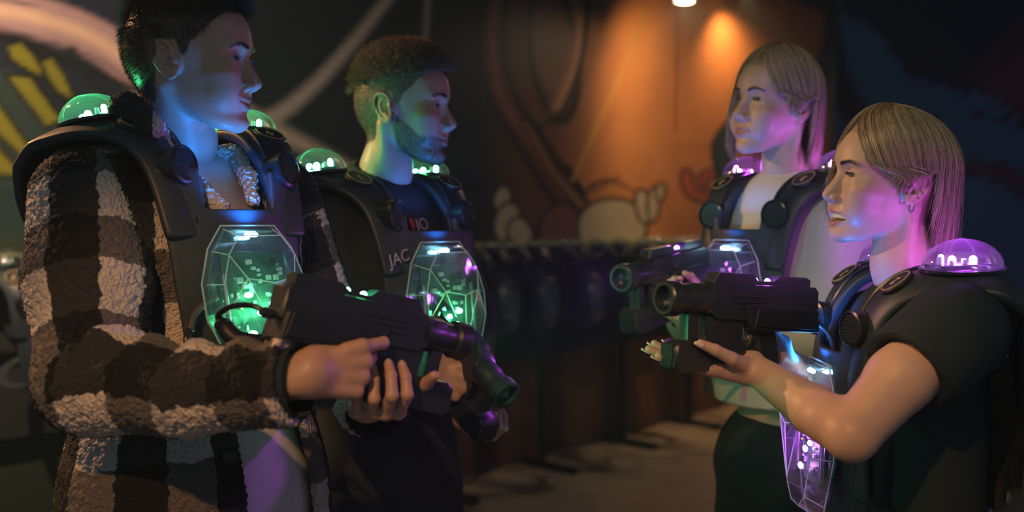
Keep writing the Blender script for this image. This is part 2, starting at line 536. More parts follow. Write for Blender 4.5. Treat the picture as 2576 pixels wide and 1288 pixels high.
    C = stroke(C, x, y, [(1640, -6), (1600, 90), (1555, 200), (1500, 320), (1440, 455)], 7, 6, (.50, .27, .07), None, soft=.5)
    C = lay(C, (6 - np.abs(x - 1702)) / 4 * (y < 330), (.38, .13, .03)); C = lay(C, (4 - np.abs(y - 368)) / 4 * (np.abs(x - 1760) < 60), (.35, .15, .05))
    # rounded pale shapes along the bottom
    WH = (.52, .45, .33)
    for e in ((1262, 502, 20, 32, 15), (1278, 560, 32, 50, 10), (1310, 590, 28, 42, -15), (1540, 575, 88, 78, 0), (1618, 520, 18, 42, -8), (1645, 515, 13, 44, 4), (1663, 482, 9, 20, 4)):
        C = ellp(C, x, y, e[0], e[1], e[2], e[3], WH, K, e[4])
    # curl and dark swoosh
    a = np.linspace(.3, 7.6, 14); r = 8 + 6.0 * a
    C = stroke(C, x, y, [(1779 + r_ * math.cos(a_ + 2.2), 458 + r_ * .9 * math.sin(a_ + 2.2)) for a_, r_ in zip(a, r)], 8, 14, (.52, .13, .04), K, ew=7)
    C = stroke(C, x, y, [(1900, 260), (1850, 310), (1815, 370), (1830, 450)], 10, 26, (.035, .06, .065), K)
    C = stroke(C, x, y, [(2095, -60), (2085, 100), (2060, 200), (2040, 280)], 10, 40, K, None, soft=.3)
    C = lay(C, (x - 2085) / 10, K)
    # brown draped foot of the wall
    lo = np.clip((y - 820) / 60, 0, 1) * np.clip((x - 1100) / 60, 0, 1)
    C = lay(C, lo * .8, (.20, .10, .065))
    C = lay(C, lo * np.clip(np.sin(x / 24.0 + .8 * nz) * 1.5, 0, 1) * .8, (.09, .025, .02))
    C = lay(C, (y - 560) / 60 * (x < 300), (.03, .05, .03))
    C = stroke(C, x, y, [(-60, 700), (10, 760), (60, 690)], 14, 20, (.65, .25, .05), K)
    C = stroke(C, x, y, [(-60, 1010), (20, 960), (110, 930)], 30, 40, (.06, .18, .06), K)
    return C
def mural_right(X):
    x, y = to_px(X); Xf = X.astype(float); n = len(x)
    x = x + 6 * vnoise(Xf, 5, 8); y = y + 6 * vnoise(Xf, 5, 9)
    C = np.tile(np.array((.055, .17, .27)), (n, 1)); K = (.008, .010, .012)
    C = lay(C, .5 * np.clip(vnoise(Xf, 2, 4), 0, 1), (.04, .10, .12))
    C = poly(C, x, y, [(2080, -300), (2120, 10), (2230, 90), (2290, 180), (2390, 210), (2480, 225), (2560, 290), (2900, 330), (3000, -300)], (.015, .013, .014), K, 12)
    C = lay(C, in_poly(x, y, [(2340, 160), (2420, 190), (2560, 50), (2800, -80), (2900, 60), (2600, 120), (2470, 215)]) * .7, (.11, .035, .025))
    C = poly(C, x, y, [(2455, 212), (2576, 110), (2800, 0), (2900, 380), (2560, 285)], (.13, .035, .022), K, 8)
    C = stroke(C, x, y, [(2080, 0), (2110, 200), (2180, 330), (2260, 420)], 26, 60, (.016, .018, .016), None, soft=.3)
    C = stroke(C, x, y, [(2440, 215), (2380, 290), (2250, 370)], 6, 4, K)
    C = stroke(C, x, y, [(2330, 300), (2420, 280), (2600, 330), (2700, 420)], 5, 8, K)
    C = stroke(C, x, y, [(2380, 430), (2480, 425), (2580, 470), (2750, 600)], 16, 26, (.12, .045, .03), K)
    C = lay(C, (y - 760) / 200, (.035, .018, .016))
    return C
mm = mural_mat()
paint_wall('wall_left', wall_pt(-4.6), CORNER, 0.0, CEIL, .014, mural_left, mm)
R0 = np.array((1.445, 4.4)); R1 = np.array((2.62, 3.35))
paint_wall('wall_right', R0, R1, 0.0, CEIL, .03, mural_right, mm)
t = NT('floor_concrete')
n = t.noise(2.2, 6, .65); n2 = t.noise(45, 5)
c = t.ramp(n, [(.3, (.32, .25, .19)), (.62, (.50, .40, .30))])
c = t.mix(t.math('MULTIPLY', n2, .25), c, (.12, .09, .07))
b = t.bsdf(c, .6); t.link(t.bump(n2, .3, .004), b.inputs['Normal'])
def slab(name, z0, z1, mat):
    q = [tuple(wall_pt(-4.6)), tuple(CORNER), (3.2, 3.35), (2.62, .6), tuple(wall_pt(-4.6) + np.array((0, -.3)))] if name == 'ceiling' else [tuple(wall_pt(-4.6)), tuple(CORNER), (3.2, 3.35), (3.2, -1.6), (-3.9, -1.6)]
    o = MB().prism(q, z0, z1).build(name, mat); tag(o, kind='structure'); return o
slab('floor', -.1, 0, t.m)
slab('ceiling', CEIL, CEIL + .1, basic('ceiling_black', (.012, .012, .014), .8, noise=.3, scale=6))
bk = basic('wall_dark_paint', (.025, .035, .045), .7, noise=.3, scale=3)
for nm, a, b_ in (('wall_back', CORNER, (3.2, 3.35)), ('wall_behind_right', R0 + (.075, .085), R1 + (.075, .085))):
    o = MB().box(((a[0] + b_[0]) / 2, (a[1] + b_[1]) / 2, CEIL / 2), (math.hypot(b_[0] - a[0], b_[1] - a[1]), .1, CEIL - .004), rotm(0, 0, math.degrees(math.atan2(b_[1] - a[1], b_[0] - a[0]))), 0).build(nm, bk); tag(o, kind='structure')
# ceiling spotlights, the fourth an added fill
glassw = basic('lamp_glow', (1, .9, .7), .4, emit=(1, .80, .55), es=300.0); glass2 = basic('lamp_glow_soft', (1, .9, .7), .4, emit=(1, .80, .55), es=12.0)
hous = basic('lamp_housing', (.25, .22, .18), .35, metal=.7)
for i, (pos, to, w_, colr, cone, sz) in enumerate(SPOTS):
    pos = np.array(pos, float)
    r = empty('ceiling_spotlight', (pos[0], pos[1], CEIL))
    tag(r, ['warm round ceiling spotlight over the orange mural wall', 'ceiling spotlight above and behind the viewer', 'ceiling spotlight near the pale swoosh of the long mural', 'added unseen fill spotlight high in front of the two blonde players', 'ceiling spotlight behind the bearded and the plaid player', 'ceiling spotlight high above the corner of the orange mural wall'][i], 'lamp')
    zz = pos[2] - CEIL
    MB().tube([(0, 0, 0), (0, 0, zz + .06)], .012, 10).build('stem', hous, r)
    MB().lathe([(.0, zz + .08), (.03, zz + .078), (.05, zz + .05), (.062, zz), (.058, zz), (.046, zz + .045), (.0, zz + .06)], n=28).build('housing', hous, r)
    MB().lathe([(.0, zz - .004), (.036, zz + .0), (.045, zz + .006), (.0, zz + .007)], n=24).build('bulb', glassw if i == 0 else glass2, r)
    light('spot_light', 'SPOT', tuple(pos - (0, 0, .02)), w_, colr, to, sz, cone, (.8, .35, .55, .8, .55, .9)[i], r)
# ---------------------------------------------------------------- shared materials
def skin_mat(name, base, lipc, browc, beard=None):
    t = NT(name)
    a = t.n('ShaderNodeVertexColor', layer_name='mask'); sp = t.n('ShaderNodeSeparateColor', {0: a.outputs[0]})
    n = t.noise(900, 2); n2 = t.noise(55, 4)
    c = t.mix(t.math('MULTIPLY', n2, .35), base, tuple(v * f for v, f in zip(base, (.82, .62, .58))))
    c = t.mix(t.math('MULTIPLY', sp.outputs[2], .28), c, tuple(v * f for v, f in zip(base, (.95, .55, .50))))
    c = t.mix(sp.outputs[0], c, lipc)
    c = t.mix(t.math('MULTIPLY', sp.outputs[1], .86), c, browc)
    b = t.bsdf(c, t.math('ADD', t.math('MULTIPLY', n2, .15), .36), **{'Specular IOR Level': .45, 'Subsurface Weight': .12, 'Subsurface Radius': (.8, .3, .15), 'Subsurface Scale': .006})
    t.link(t.bump(t.math('ADD', n, t.noise(2600, 2)), .14, .0004), b.inputs['Normal'])
    return t.m
def hair_mat(name, c1, c2, rough=.38, vary=.5):
    t = NT(name)
    a = t.n('ShaderNodeVertexColor', layer_name='tint'); sp = t.n('ShaderNodeSeparateColor', {0: a.outputs[0]})
    c = t.mix(sp.outputs[0], c1, c2)
    t.bsdf(c, rough, **{'Specular IOR Level': .7, 'Anisotropic': .4})
    return t.m
def cloth_mat(name, col, scale=900, bump=.4, rough=.9, noise=.25, fold=0.0, sheen=.0):
    t = NT(name)
    n = t.noise(14, 4); w = t.noise(scale, 2)
    c = t.mix(n, tuple(v * (1 - noise) for v in col), tuple(v * (1 + noise) for v in col))
    b = t.bsdf(c, rough, **{'Specular IOR Level': .25, 'Sheen Weight': sheen, 'Sheen Roughness': .5})
    t.link(t.bump(w, bump, .0008), b.inputs['Normal'])
    return t.m
def plaid_mat():
    t = NT('sherpa_plaid')
    a = t.n('ShaderNodeAttribute', attribute_name='uvp')
    sp = t.n('ShaderNodeSeparateXYZ', {0: a.outputs['Vector']})
    no = t.n('ShaderNodeTexNoise', {'Scale': 55.0, 'Detail': 3.0}); t.link(t.obj(), no.inputs['Vector'])
    ns = t.n('ShaderNodeSeparateXYZ', {0: no.outputs['Color']})
    def band(s, k):
        x = t.math('ADD', s, t.math('MULTIPLY', t.math('SUBTRACT', ns.outputs[k], .5), .30))
        f = t.math('FRACT', t.math('MULTIPLY', x, .5))
        return t.math('GREATER_THAN', f, .5)
    u = band(sp.outputs[0], 0); v = band(sp.outputs[1], 1)
    c = t.mix(v, t.mix(u, (.78, .70, .64), (.042, .043, .046)), t.mix(u, (.17, .155, .148), (.010, .012, .014)))
    vo = t.n('ShaderNodeTexVoronoi', {'Scale': 210.0}, feature='F1'); t.link(t.obj(), vo.inputs['Vector'])
    c = t.mix(t.math('MULTIPLY', vo.outputs['Distance'], .40), c, (.02, .018, .017))
    b = t.bsdf(c, .95, **{'Specular IOR Level': .15, 'Sheen Weight': .05})
    t.link(t.bump(t.math('SUBTRACT', 1.0, vo.outputs['Distance']), .9, .004), b.inputs['Normal'])
    return t.m
def clear_mat(name, tint, edge):
    """thin clear plastic shell: see-through face on, reflecting at grazing angles"""
    t = NT(name)
    tr = t.n('ShaderNodeBsdfTransparent', {0: tuple(tint) + (1,)})
    gl = t.n('ShaderNodeBsdfGlossy', {0: tuple(edge) + (1,), 'Roughness': .06})
    df = t.n('ShaderNodeBsdfTranslucent', {0: tuple(edge) + (1,)})
    lw = t.n('ShaderNodeLayerWeight', {0: .32})
    f = t.math('ADD', t.math('MULTIPLY', lw.outputs['Facing'], .62), .085)
    m = t.n('ShaderNodeMixShader', {0: f}); t.link(tr.outputs[0], m.inputs[1]); t.link(gl.outputs[0], m.inputs[2])
    m2 = t.n('ShaderNodeMixShader', {0: .022}); t.link(m.outputs[0], m2.inputs[1]); t.link(df.outputs[0], m2.inputs[2])
    t.link(m2.outputs[0], t.out.inputs[0])
    return t.m
def edge_mat(name, c):
    t = NT(name)
    tr = t.n('ShaderNodeBsdfTransparent', {0: (.95, .97, .97, 1)}); p = t.n('ShaderNodeBsdfPrincipled', {'Base Color': tuple(c) + (1,), 'Roughness': .12, 'Specular IOR Level': 1.0})
    tl = t.n('ShaderNodeBsdfTranslucent', {0: tuple(c) + (1,)}); m1 = t.n('ShaderNodeMixShader', {0: .4}); t.link(p.outputs[0], m1.inputs[1]); t.link(tl.outputs[0], m1.inputs[2])
    m = t.n('ShaderNodeMixShader', {0: .60}); t.link(tr.outputs[0], m.inputs[1]); t.link(m1.outputs[0], m.inputs[2])
    t.link(m.outputs[0], t.out.inputs[0]); return t.m
VB = basic('vest_black_rubber', (.026, .036, .046), .45, noise=.3, scale=30, bump=.25, bdist=.0006, spec=.5)
VP = basic('vest_nylon_plate', (.038, .050, .065), .5, noise=.25, scale=40, bump=.3, bdist=.0006, spec=.4)
VH = basic('vest_hard_black', (.014, .018, .024), .28, spec=.55)
GB = basic('phaser_black', (.017, .024, .031), .34, noise=.2, scale=60, bump=.15, spec=.55)
GOLD = basic('badge_print_gold', (.50, .40, .16), .45)
BLK = basic('badge_black', (.010, .010, .012), .5)
GREY = basic('bare_metal', (.45, .46, .48), .3, metal=.9)
CLEAR = clear_mat('clear_plastic', (.93, .96, .97), (.8, .9, .95))
CLEAR2 = clear_mat('clear_plastic_inner', (.90, .95, .95), (.85, .95, .95))
PCB = basic('circuit_board', (.02, .09, .05), .4, noise=.5, scale=300)
PCBW = basic('white_component', (.7, .72, .7), .4)
CABLE = basic('cable_black', (.012, .012, .014), .38)
def led(name, col, s): return basic('led_' + name, col, .4, emit=col, es=s)
LEDS = {'green': led('green', (.25, 1.0, .62), 22.0), 'magenta': led('magenta', (1.0, .42, .95), 20.0), 'blue': led('blue_white', (.45, .78, 1.0), 20.0), 'orange': led('orange', (1, .35, .02), 5.0), 'off': basic('led_off', (.6, .62, .6), .3)}
LCOL = {'green': (.07, 1.0, .31), 'magenta': (.60, .07, 1.0), 'blue': (.012, .22, 1.0)}
# ---------------------------------------------------------------- vests and phasers
def text_obj(txt, name, size, mat, parent, M, depth=.0006, bold=False):
    c = bpy.data.curves.new(name, 'FONT'); c.body = txt; c.size = size; c.align_x = 'CENTER'; c.align_y = 'CENTER'; c.extrude = depth
    if bold: c.offset = size * .02
    tmp = bpy.data.objects.new(name, c); COL.objects.link(tmp)
    dg = bpy.context.evaluated_depsgraph_get(); me = bpy.data.meshes.new_from_object(tmp.evaluated_get(dg))
    bpy.data.objects.remove(tmp)
    me.materials.clear(); me.materials.append(mat)
    o = bpy.data.objects.new(name, me); link(o, parent); o.matrix_local = M
    return o
PADX = smooth_path([(-.150, 0, -.27), (-.158, 0, -.14), (-.135, 0, -.03), (-.07, 0, .036), (.0, 0, .048), (.065, 0, .030), (.108, 0, -.015), (.132, 0, -.08), (.146, 0, -.16)], 34)
def pad_frame(i):
    p = PADX[i]; t = PADX[min(i + 1, 33)] - PADX[max(i - 1, 0)]; t = t / np.linalg.norm(t)
    n = np.array((-t[2], 0, t[0])); n = n if n[2] > 0 or abs(n[0]) > .6 else -n
    return p, t, n
def shoulder_pad(sg, parent):
    nv = 11; V = []; F = []
    for i in range(34):
        s = i / 33.0
        c0 = np.interp(s, [0, .3, .5, .75, 1], [.12, .160, .140, .110, .100]); w = np.interp(s, [0, .2, .4, .6, .8, 1], [.080, .195, .20, .130, .080, .066])
        p, t, n = pad_frame(i)
        n = np.array((-t[2], 0, t[0]))
        for j in range(nv):
            v = j / (nv - 1) * 2 - 1
            drop = -.006 * v * v - .030 * max(0, v) ** 2 * np.interp(s, [0, .2, .45, .7, 1], [0, 1, 1, .4, 0])
            V.append(p + np.array((0, sg * (c0 + w / 2 * v), 0)) + n * (drop + .004))
    for i in range(33):
        for j in range(nv - 1):
            a = i * nv + j; F.append((a, a + nv, a + nv + 1, a + 1) if sg > 0 else (a, a + 1, a + nv + 1, a + nv))
    o = mesh_obj('shoulder_pad', V, F, VB, parent)
    m = o.modifiers.new('s', 'SOLIDIFY'); m.thickness = .019; m.offset = -1
    b = o.modifiers.new('b', 'BEVEL'); b.width = .006; b.segments = 3; b.limit_method = 'ANGLE'; b.angle_limit = math.radians(50)
    # raised piping line along the inner edge
    e = MB().tube([V[i * nv + 2] + np.array((0, 0, .002)) for i in range(4, 33)], .0035, 6); e.build('piping', VH, o)
    return o
def make_dome(root, M, colr, lit, leds=3):
    d = mesh_dome = None
    prof = [(.057 * math.cos(a), .003 + .040 * math.sin(a)) for a in np.linspace(0, PI / 2 - .001, 13)]
    d = MB().lathe([(.059, .0), (.060, .002), (.057, .0035)] + prof, n=40, sc=(1, .82)).build('dome_cover', CLEAR, root, M=M)
    MB().lathe([(.0, .0005), (.058, .0005), (.061, .0015), (.061, -.003), (.0, -.003)], n=36, sc=(1, .82)).build('dome_base', VH, d)
    MB().tube([(0, .047 * math.cos(a), .0035 + .0395 * math.sin(a)) for a in np.linspace(0.05, PI - .05, 24)], .0011, 6).build('dome_seam', CLEAR2, d)
    MB().box((.012, .004, .006), (.052, .034, .003), None, .001).build('circuit_board', PCB, d)
    comp = MB()
    for (x, y, h) in ((.03, -.008, .010), (.002, .012, .008), (.022, .014, .007), (.036, .006, .012), (-.006, -.010, .006)): comp.box((x, y, .007 + h / 2), (.006, .005, h), None, .0008)
    tag(comp.build('component', PCBW, d), kind='stuff')
    pos = [(-.018, -.006, .0), (.010, -.012, .0), (.032, .002, .006)][:leds]
    for i, (x, y, dz) in enumerate(pos):
        r = .0055 if i < 2 else .004
        MB().lathe([(.0, .003 + dz), (r, .003 + dz), (r, .012 + dz)] + [(r * math.cos(a), .012 + dz + r * math.sin(a)) for a in np.linspace(.2, PI / 2 - .01, 5)], (x, y, 0), n=14).build('led', LEDS[lit and colr or 'off'], d)
    if lit:
        L = bpy.data.lights.new('dome_light', 'POINT'); L.color = LCOL[colr]; L.energy = lit; L.shadow_soft_size = .012
        o = bpy.data.objects.new('dome_light', L); link(o, d); o.location = (0.002, 0, .022)
    return d
UNIT = [(-.050, .0), (.050, .0), (.078, -.038), (.096, -.095), (.094, -.150), (.060, -.235), (.026, -.262), (-.026, -.262), (-.060, -.235), (-.094, -.150), (-.096, -.095), (-.078, -.038)]
def make_unit(root, M, colr, lit, strip, pat='star'):
    """the clear chest unit: y across, z up, x out of the chest"""
    R = np.array(((0, 0, 1.), (1, 0, 0), (0, 1, 0)))          # prism xy -> y,z ; height -> x
    u = MB().prism([(a * 1.10, b * 1.05 + .006) for a, b in UNIT], .0, .004, R)
    u = u.build('chest_unit_flange', CLEAR2, root, M=M)
    ctr = np.array(UNIT).mean(0)
    MB().prism(UNIT, .004, .036, R, top=.86).build('chest_unit_cover', CLEAR, u)
    top = [tuple(ctr + (np.array(p) - ctr) * .86) for p in UNIT]
    # faceted front: a raised star pyramid on the cover
    V = [(.036, a, b) for a, b in top]; n = len(V)
    V.append((.060, .0, -.105)); V.append((.056, -.050, -.095)); V.append((.050, .050, -.095)); V.append((.052, 0, -.200))
    F = [(0, 1, 12), (1, 2, 14, 12), (2, 3, 14), (3, 4, 14), (4, 5, 15, 14), (5, 6, 15), (6, 7, 15), (7, 8, 15), (8, 9, 13, 15), (9, 10, 13), (10, 11, 13), (11, 0, 12, 13), (12, 14, 15), (12, 15, 13)]
    mesh_obj('faceted_front', V, F, CLEAR, u, smooth=False)
    rod = MB()
    for a, b in ((0, 1), (12, 13), (12, 14), (12, 15), (13, 15), (14, 15), (13, 9), (14, 4), (13, 11), (14, 2)):
        rod.tube([V[a], V[b]], .0011, 5)
    for i in range(n): rod.tube([V[i], V[(i + 1) % n]], .0010, 5)
    for i in range(0, n): rod.tube([(.004, UNIT[i][0], UNIT[i][1]), V[i]], .0009, 5)
    rod.tube([(.005, a * 1.10, b * 1.05 + .006) for a, b in UNIT + [UNIT[0]]], .0014, 5)
    rod.build('moulded_edge', CLEAR2 if not lit else EDGE[colr], u)
    # boards and parts inside
    MB().box((.006, 0, -.125), (.003, .13, .17), None, .001).build('circuit_board', PCB, u)
    comp = MB(); rr = np.random.RandomState(3)
    for k in range(34):
        comp.box((.0085 + .002, rr.uniform(-.058, .058), rr.uniform(-.2, -.05)), (.004, rr.uniform(.003, .012), rr.uniform(.003, .010)))
    tag(comp.build('component', PCBW, u), kind='stuff')
    MB().lathe([(.010, 0), (.013, 0), (.013, .012), (.010, .012)], (.012, .030, -.062), rotm(0, 90, 0), 20).build('sensor_ring', CLEAR2, u)
    MB().lathe([(.0, .008), (.008, .008), (.009, .0)], (.012, .030, -.062), rotm(0, 90, 0), 16).build('sensor', VH, u)
    for y in (-.068, .068): MB().lathe([(.004, -.20), (.004, -.08)], (.014, y, 0), None, 10).build('spacer', GREY, u)
    for (y, z, w_, h) in ((-.028, -.118, .009, .005), (-.006, -.150, .010, .006), (-.030, -.185, .010, .006), (.020, -.135, .009, .005)):
        MB().ball((.020, y, z), 1, 12, 8, (.004, w_, h)).build('led', LEDS[colr if lit else 'off'], u)
    MB().ball((.016, -.042, -.140), .0016, 8, 6).build('indicator', LEDS['orange'] if lit else LEDS['off'], u)
    MB().box((.014, 0, -.006), (.010, .085, .0035), None, .001).build('light_bar', CLEAR2, u)
    MB().box((.016, -.004, -.013), (.008, .026, .007), None, .002).build('led', LEDS['blue' if lit else 'off'], u)
    if lit:
        L = bpy.data.lights.new('unit_light', 'POINT'); L.color = LCOL[colr]; L.energy = lit; L.shadow_soft_size = .014
        o = bpy.data.objects.new('unit_light', L); link(o, u); o.location = (.026, -.01, -.14)
        L = bpy.data.lights.new('strip_light', 'SPOT'); L.color = LCOL['blue']; L.energy = strip; L.shadow_soft_size = .012; L.spot_size = math.radians(115); L.spot_blend = .6
        o = bpy.data.objects.new('strip_light', L); link(o, u)
        o.matrix_local = Matrix.Translation((.030, 0, -.004)) @ Vector((-.10, 0, 1)).to_track_quat('-Z', 'Y').to_matrix().to_4x4()
    return u
EDGE = {}
for k, c in (('green', (.3, .95, .7)), ('magenta', (.9, .45, 1.0))):
    EDGE[k] = edge_mat('moulded_edge_' + k, (.8, .9, .88))
def make_vest(O, R, colr, num, lit=1.0, strip=1.0, unit_z=-.105, usc=1.0, cut_far=False, back=True, dome_lit=None):
    root = empty('laser_vest', M=M4(R, O))
    for sg in (-1, 1):
        shoulder_pad(sg, root)
        p, t, n = pad_frame(15)
        make_dome(root, M4(rotm(-sg * 5, -1, 0) * 1.10, (-.026, sg * .148, .048)), colr, (dome_lit or lit) if lit else 0)
        # badge with the player's number
        i = 21; p = PADX[i]; t = nrm(PADX[i + 1] - PADX[i - 1]); n = np.array((-t[2], 0, t[0]))
        y = np.array((0, 1., 0)); Rb = np.stack([-y, np.cross(n, -y), n], 1)
        c = p + np.array((0, sg * .128, 0)) + n * .0045
        b = MB().lathe([(.0, .002), (.027, .002), (.029, .0), (.029, -.004)], n=32).build('number_badge', BLK, root, M=M4(Rb, c))
        MB().lathe([(.0245, .002), (.0245, .0032), (.0262, .0032), (.0262, .002)], n=36).build('badge_ring', GOLD, b)
        if num: text_obj(num, 'number', .026, GOLD, b, M4(np.eye(3), (0, 0, .0024)), bold=True)
        # round speaker
        d = nrm((1, .30, .05)); Rs = frame_from(d); Rz = np.stack([Rs[:, 1], Rs[:, 2], Rs[:, 0]], 1)
        sp = MB().lathe([(.029, -.02), (.029, .014), (.031, .016), (.031, .026), (.027, .028), (.026, .024), (.0, .024)], n=32).build('speaker', VH, root, M=M4(Rz, (.118, sg * .100, -.045)))
        g = MB()
        for a in range(-4, 5):
            for b2 in range(-4, 5):
                x = a * .0058 + (b2 % 2) * .0029; y2 = b2 * .0050
                if math.hypot(x, y2) < .0235: g.lathe([(.0024, .0240), (.0024, .0256), (.0017, .0256), (.0017, .0240)], (x, y2, 0), None, 6)
        tag(g.build('grille', basic('grille_grey', (.06, .068, .08), .35, metal=.3), sp), kind='stuff')
    # chest and back plates
    for sgn, nm in ((1, 'chest_plate'), (-1, 'back_plate')):
        V = []; F = []; nu, nw = 25, 27
        for a in range(nu):
            for b in range(nw):
                u = a / (nu - 1) * 2 - 1; s = b / (nw - 1)
                z = np.interp(s, [0, 1], [-.048, -.40]); w = np.interp(s, [0, .12, .5, 1], [.135, .128, .118, .095])
                z += .0 if abs(u) > .5 else 0
                V.append((sgn * (.143 - .028 * u * u + .012 * math.sin(s * 3)) - (0 if sgn > 0 else .012), u * w, z))
        for a in range(nu - 1):
            for b in range(nw - 1):
                u = (a + .5) / (nu - 1) * 2 - 1
                if -.048 - .352 * (b + .5) / (nw - 1) > unit_z + (.030 if sgn > 0 else .0) and abs(u) < .46: continue
                q = a * nw + b; F.append((q, q + nw, q + nw + 1, q + 1) if sgn < 0 else (q, q + 1, q + nw + 1, q + nw))
        o = mesh_obj(nm, V, F, VP, root)
        m = o.modifiers.new('s', 'SOLIDIFY'); m.thickness = .014; m.offset = 0
        b_ = o.modifiers.new('b', 'BEVEL'); b_.width = .005; b_.segments = 3; b_.limit_method = 'ANGLE'; b_.angle_limit = math.radians(50)
    for sg in (-1, 1):
        MB().tube(smooth_path([(.125, sg * .085, -.33), (.09, sg * .15, -.345), (0, sg * .178, -.35), (-.09, sg * .15, -.345), (-.135, sg * .085, -.33)], 20), .018, 8, flat=.3).build('side_strap', VB, root)
    u = make_unit(root, M4(rotm(0, -5, 0), (.160, 0, unit_z)) @ Matrix.Scale(usc, 4), colr, lit and lit * .40, strip)
    bk = make_unit(root, M4(rotm(0, 5, 180), (-.170, 0, unit_z - .05)), colr, lit and lit * .5, 0)
    return root
def coil(p0, p1, via, r=.011, wire=.0028, turns=26, n=14):
    path = smooth_path([p0] + via + [p1], turns * n)
    T = np.gradient(path, axis=0); T = nrm(T); A = nrm(np.cross(T, (0.2, .9, .3))); Bv = np.cross(T, A)
    a = np.arange(len(path)) * 2 * PI / n
    q = path + r * (np.cos(a)[:, None] * A + np.sin(a)[:, None] * Bv)
    return MB().tube(q, wire, 5)
def make_phaser(pr, pf, roll=0, colr='green', muzzle=2.0):
    """pr rear end, pf muzzle (world points)"""
    R = frame_from(np.array(pf) - np.array(pr)); R = R @ rotm(roll, 0, 0) * .98
    root = empty('laser_phaser', M=M4(R, pr))
    Rx = np.array(((1., 0, 0), (0, 0, -1), (0, 1, 0)))     # prism xy -> x,z ; height -> -y
    def plate(poly, w, y=0.0, bev=.002): return MB().prism(poly, -w / 2 + y, w / 2 + y, Rx, bev=bev)
    plate([(.0, .010), (.0, .052), (.008, .060), (.235, .060), (.250, .050), (.250, .012), (.235, .002), (.10, -.002)], .046, 0, .004).build('receiver', GB, root)
    tr = plate([(.012, .058), (.012, .072), (.022, .076), (.085, .076), (.098, .066), (.140, .066), (.152, .078), (.225, .078), (.238, .060)], .026, 0, .003).build('top_rail', GB, root)
    rb = MB()
    for k in range(3): rb.box((.165, -.0238, .022 + k * .009), (.075, .002, .0028), None, .0008); rb.box((.165, .0238, .022 + k * .009), (.075, .002, .0028), None, .0008)
    rb.build('side_rib', GB, root)
    plate([(.002, -.018), (.006, .020), (.040, .026), (.175, .026), (.165, -.004), (.150, -.016)], .060, 0, .004).build('wedge_stock', GB, root)
    MB().prism([(.008, -.013), (.014, .020), (.152, .020), (.158, -.008)], .0, .003, Rx, (0, .0305 + .003, 0), bev=.001).build('side_panel', VH, root)
    MB().prism([(.008, -.013), (.014, .020), (.152, .020), (.158, -.008)], .0, .003, Rx, (0, -.0305, 0), bev=.001).build('side_panel', VH, root)
    Rb = rotm(0, 90, 0)
    br = MB().lathe([(.0, .0), (.027, .0), (.027, .035), (.024, .040), (.024, .060), (.029, .064), (.029, .084), (.026, .087), (.021, .087), (.020, .070), (.0, .068)], (.240, 0, .032), Rb, 30).build('barrel', GB, root)
    MB().lathe([(.0, .0), (.019, .0), (.017, .004), (.0, .006)], (.310, 0, .032), Rb, 24).build('muzzle_lens', CLEAR2, br)
    plate([(.168, .006), (.246, .006), (.240, -.038), (.170, -.038)], .036, 0, .002).build('mount_frame', GB, root)
    plate([(.262, .012), (.284, .012), (.282, -.038), (.258, -.038)], .024, 0, .002).build('mount_post', GB, root)
    fb = plate([(.165, -.034), (.300, -.034), (.312, -.044), (.312, -.076), (.300, -.086), (.175, -.080), (.160, -.060)], .044, 0, .004).build('fore_grip', GB, root)
    MB().prism([(-.012, -.020), (.012, -.020), (.016, 0), (.012, .020), (-.012, .020), (-.016, 0)], 0, .003, np.array(((0, 0, 1.), (1, 0, 0), (0, 1, 0))), (.311, 0, -.060), bev=.002).build('end_badge', VH, fb)
    plate([(.095, -.012), (.137, -.012), (.130, -.055), (.114, -.105), (.078, -.105), (.076, -.085)], .034, 0, .006).build('pistol_grip', GB, root)
    MB().tube(smooth_path([(.130, 0, -.016), (.136, 0, -.040), (.152, 0, -.050), (.168, 0, -.044), (.174, 0, -.018)], 14), .0035, 7).build('trigger_guard', GB, root)
    MB().tube(smooth_path([(.154, 0, -.012), (.153, 0, -.026), (.158, 0, -.036)], 6), .0032, 6).build('trigger', GREY, root)
    for x in (.104, .132):
        MB().ball((x, 0, .0665), .0052, 14, 10).build('led', LEDS[colr], root)
        L = bpy.data.lights.new('phaser_light', 'POINT'); L.color = LCOL[colr]; L.energy = .10; L.shadow_soft_size = .006
        o = bpy.data.objects.new('phaser_light', L); link(o, root); o.location = (x, 0, .078)
    MB().tube([(.232, -.010, .062), (.232, -.010, .076), (.232, .010, .076), (.232, .010, .062)], .002, 6).build('front_sight', CLEAR2, root)
    if muzzle:
        L = bpy.data.lights.new('muzzle_light', 'SPOT'); L.color = LCOL[colr]; L.energy = muzzle * (1.0 if colr == 'green' else .5); L.shadow_soft_size = .010; L.spot_size = math.radians(100); L.spot_blend = 1.0
        o = bpy.data.objects.new('muzzle_light', L); link(o, root); o.matrix_local = Matrix.Translation((.330, 0, .032)) @ Vector((1, 0, 0)).to_track_quat('-Z', 'Y').to_matrix().to_4x4()
    MB().lathe([(.0, 0), (.007, 0), (.008, -.012), (.005, -.02), (.0, -.02)], (.0, 0, .012), rotm(0, 90, 0), 14).build('cable_socket', GB, root)
    return root
def world_of(root, p):
    return np.array(root.matrix_basis @ Vector(p)) if root.parent is None else None
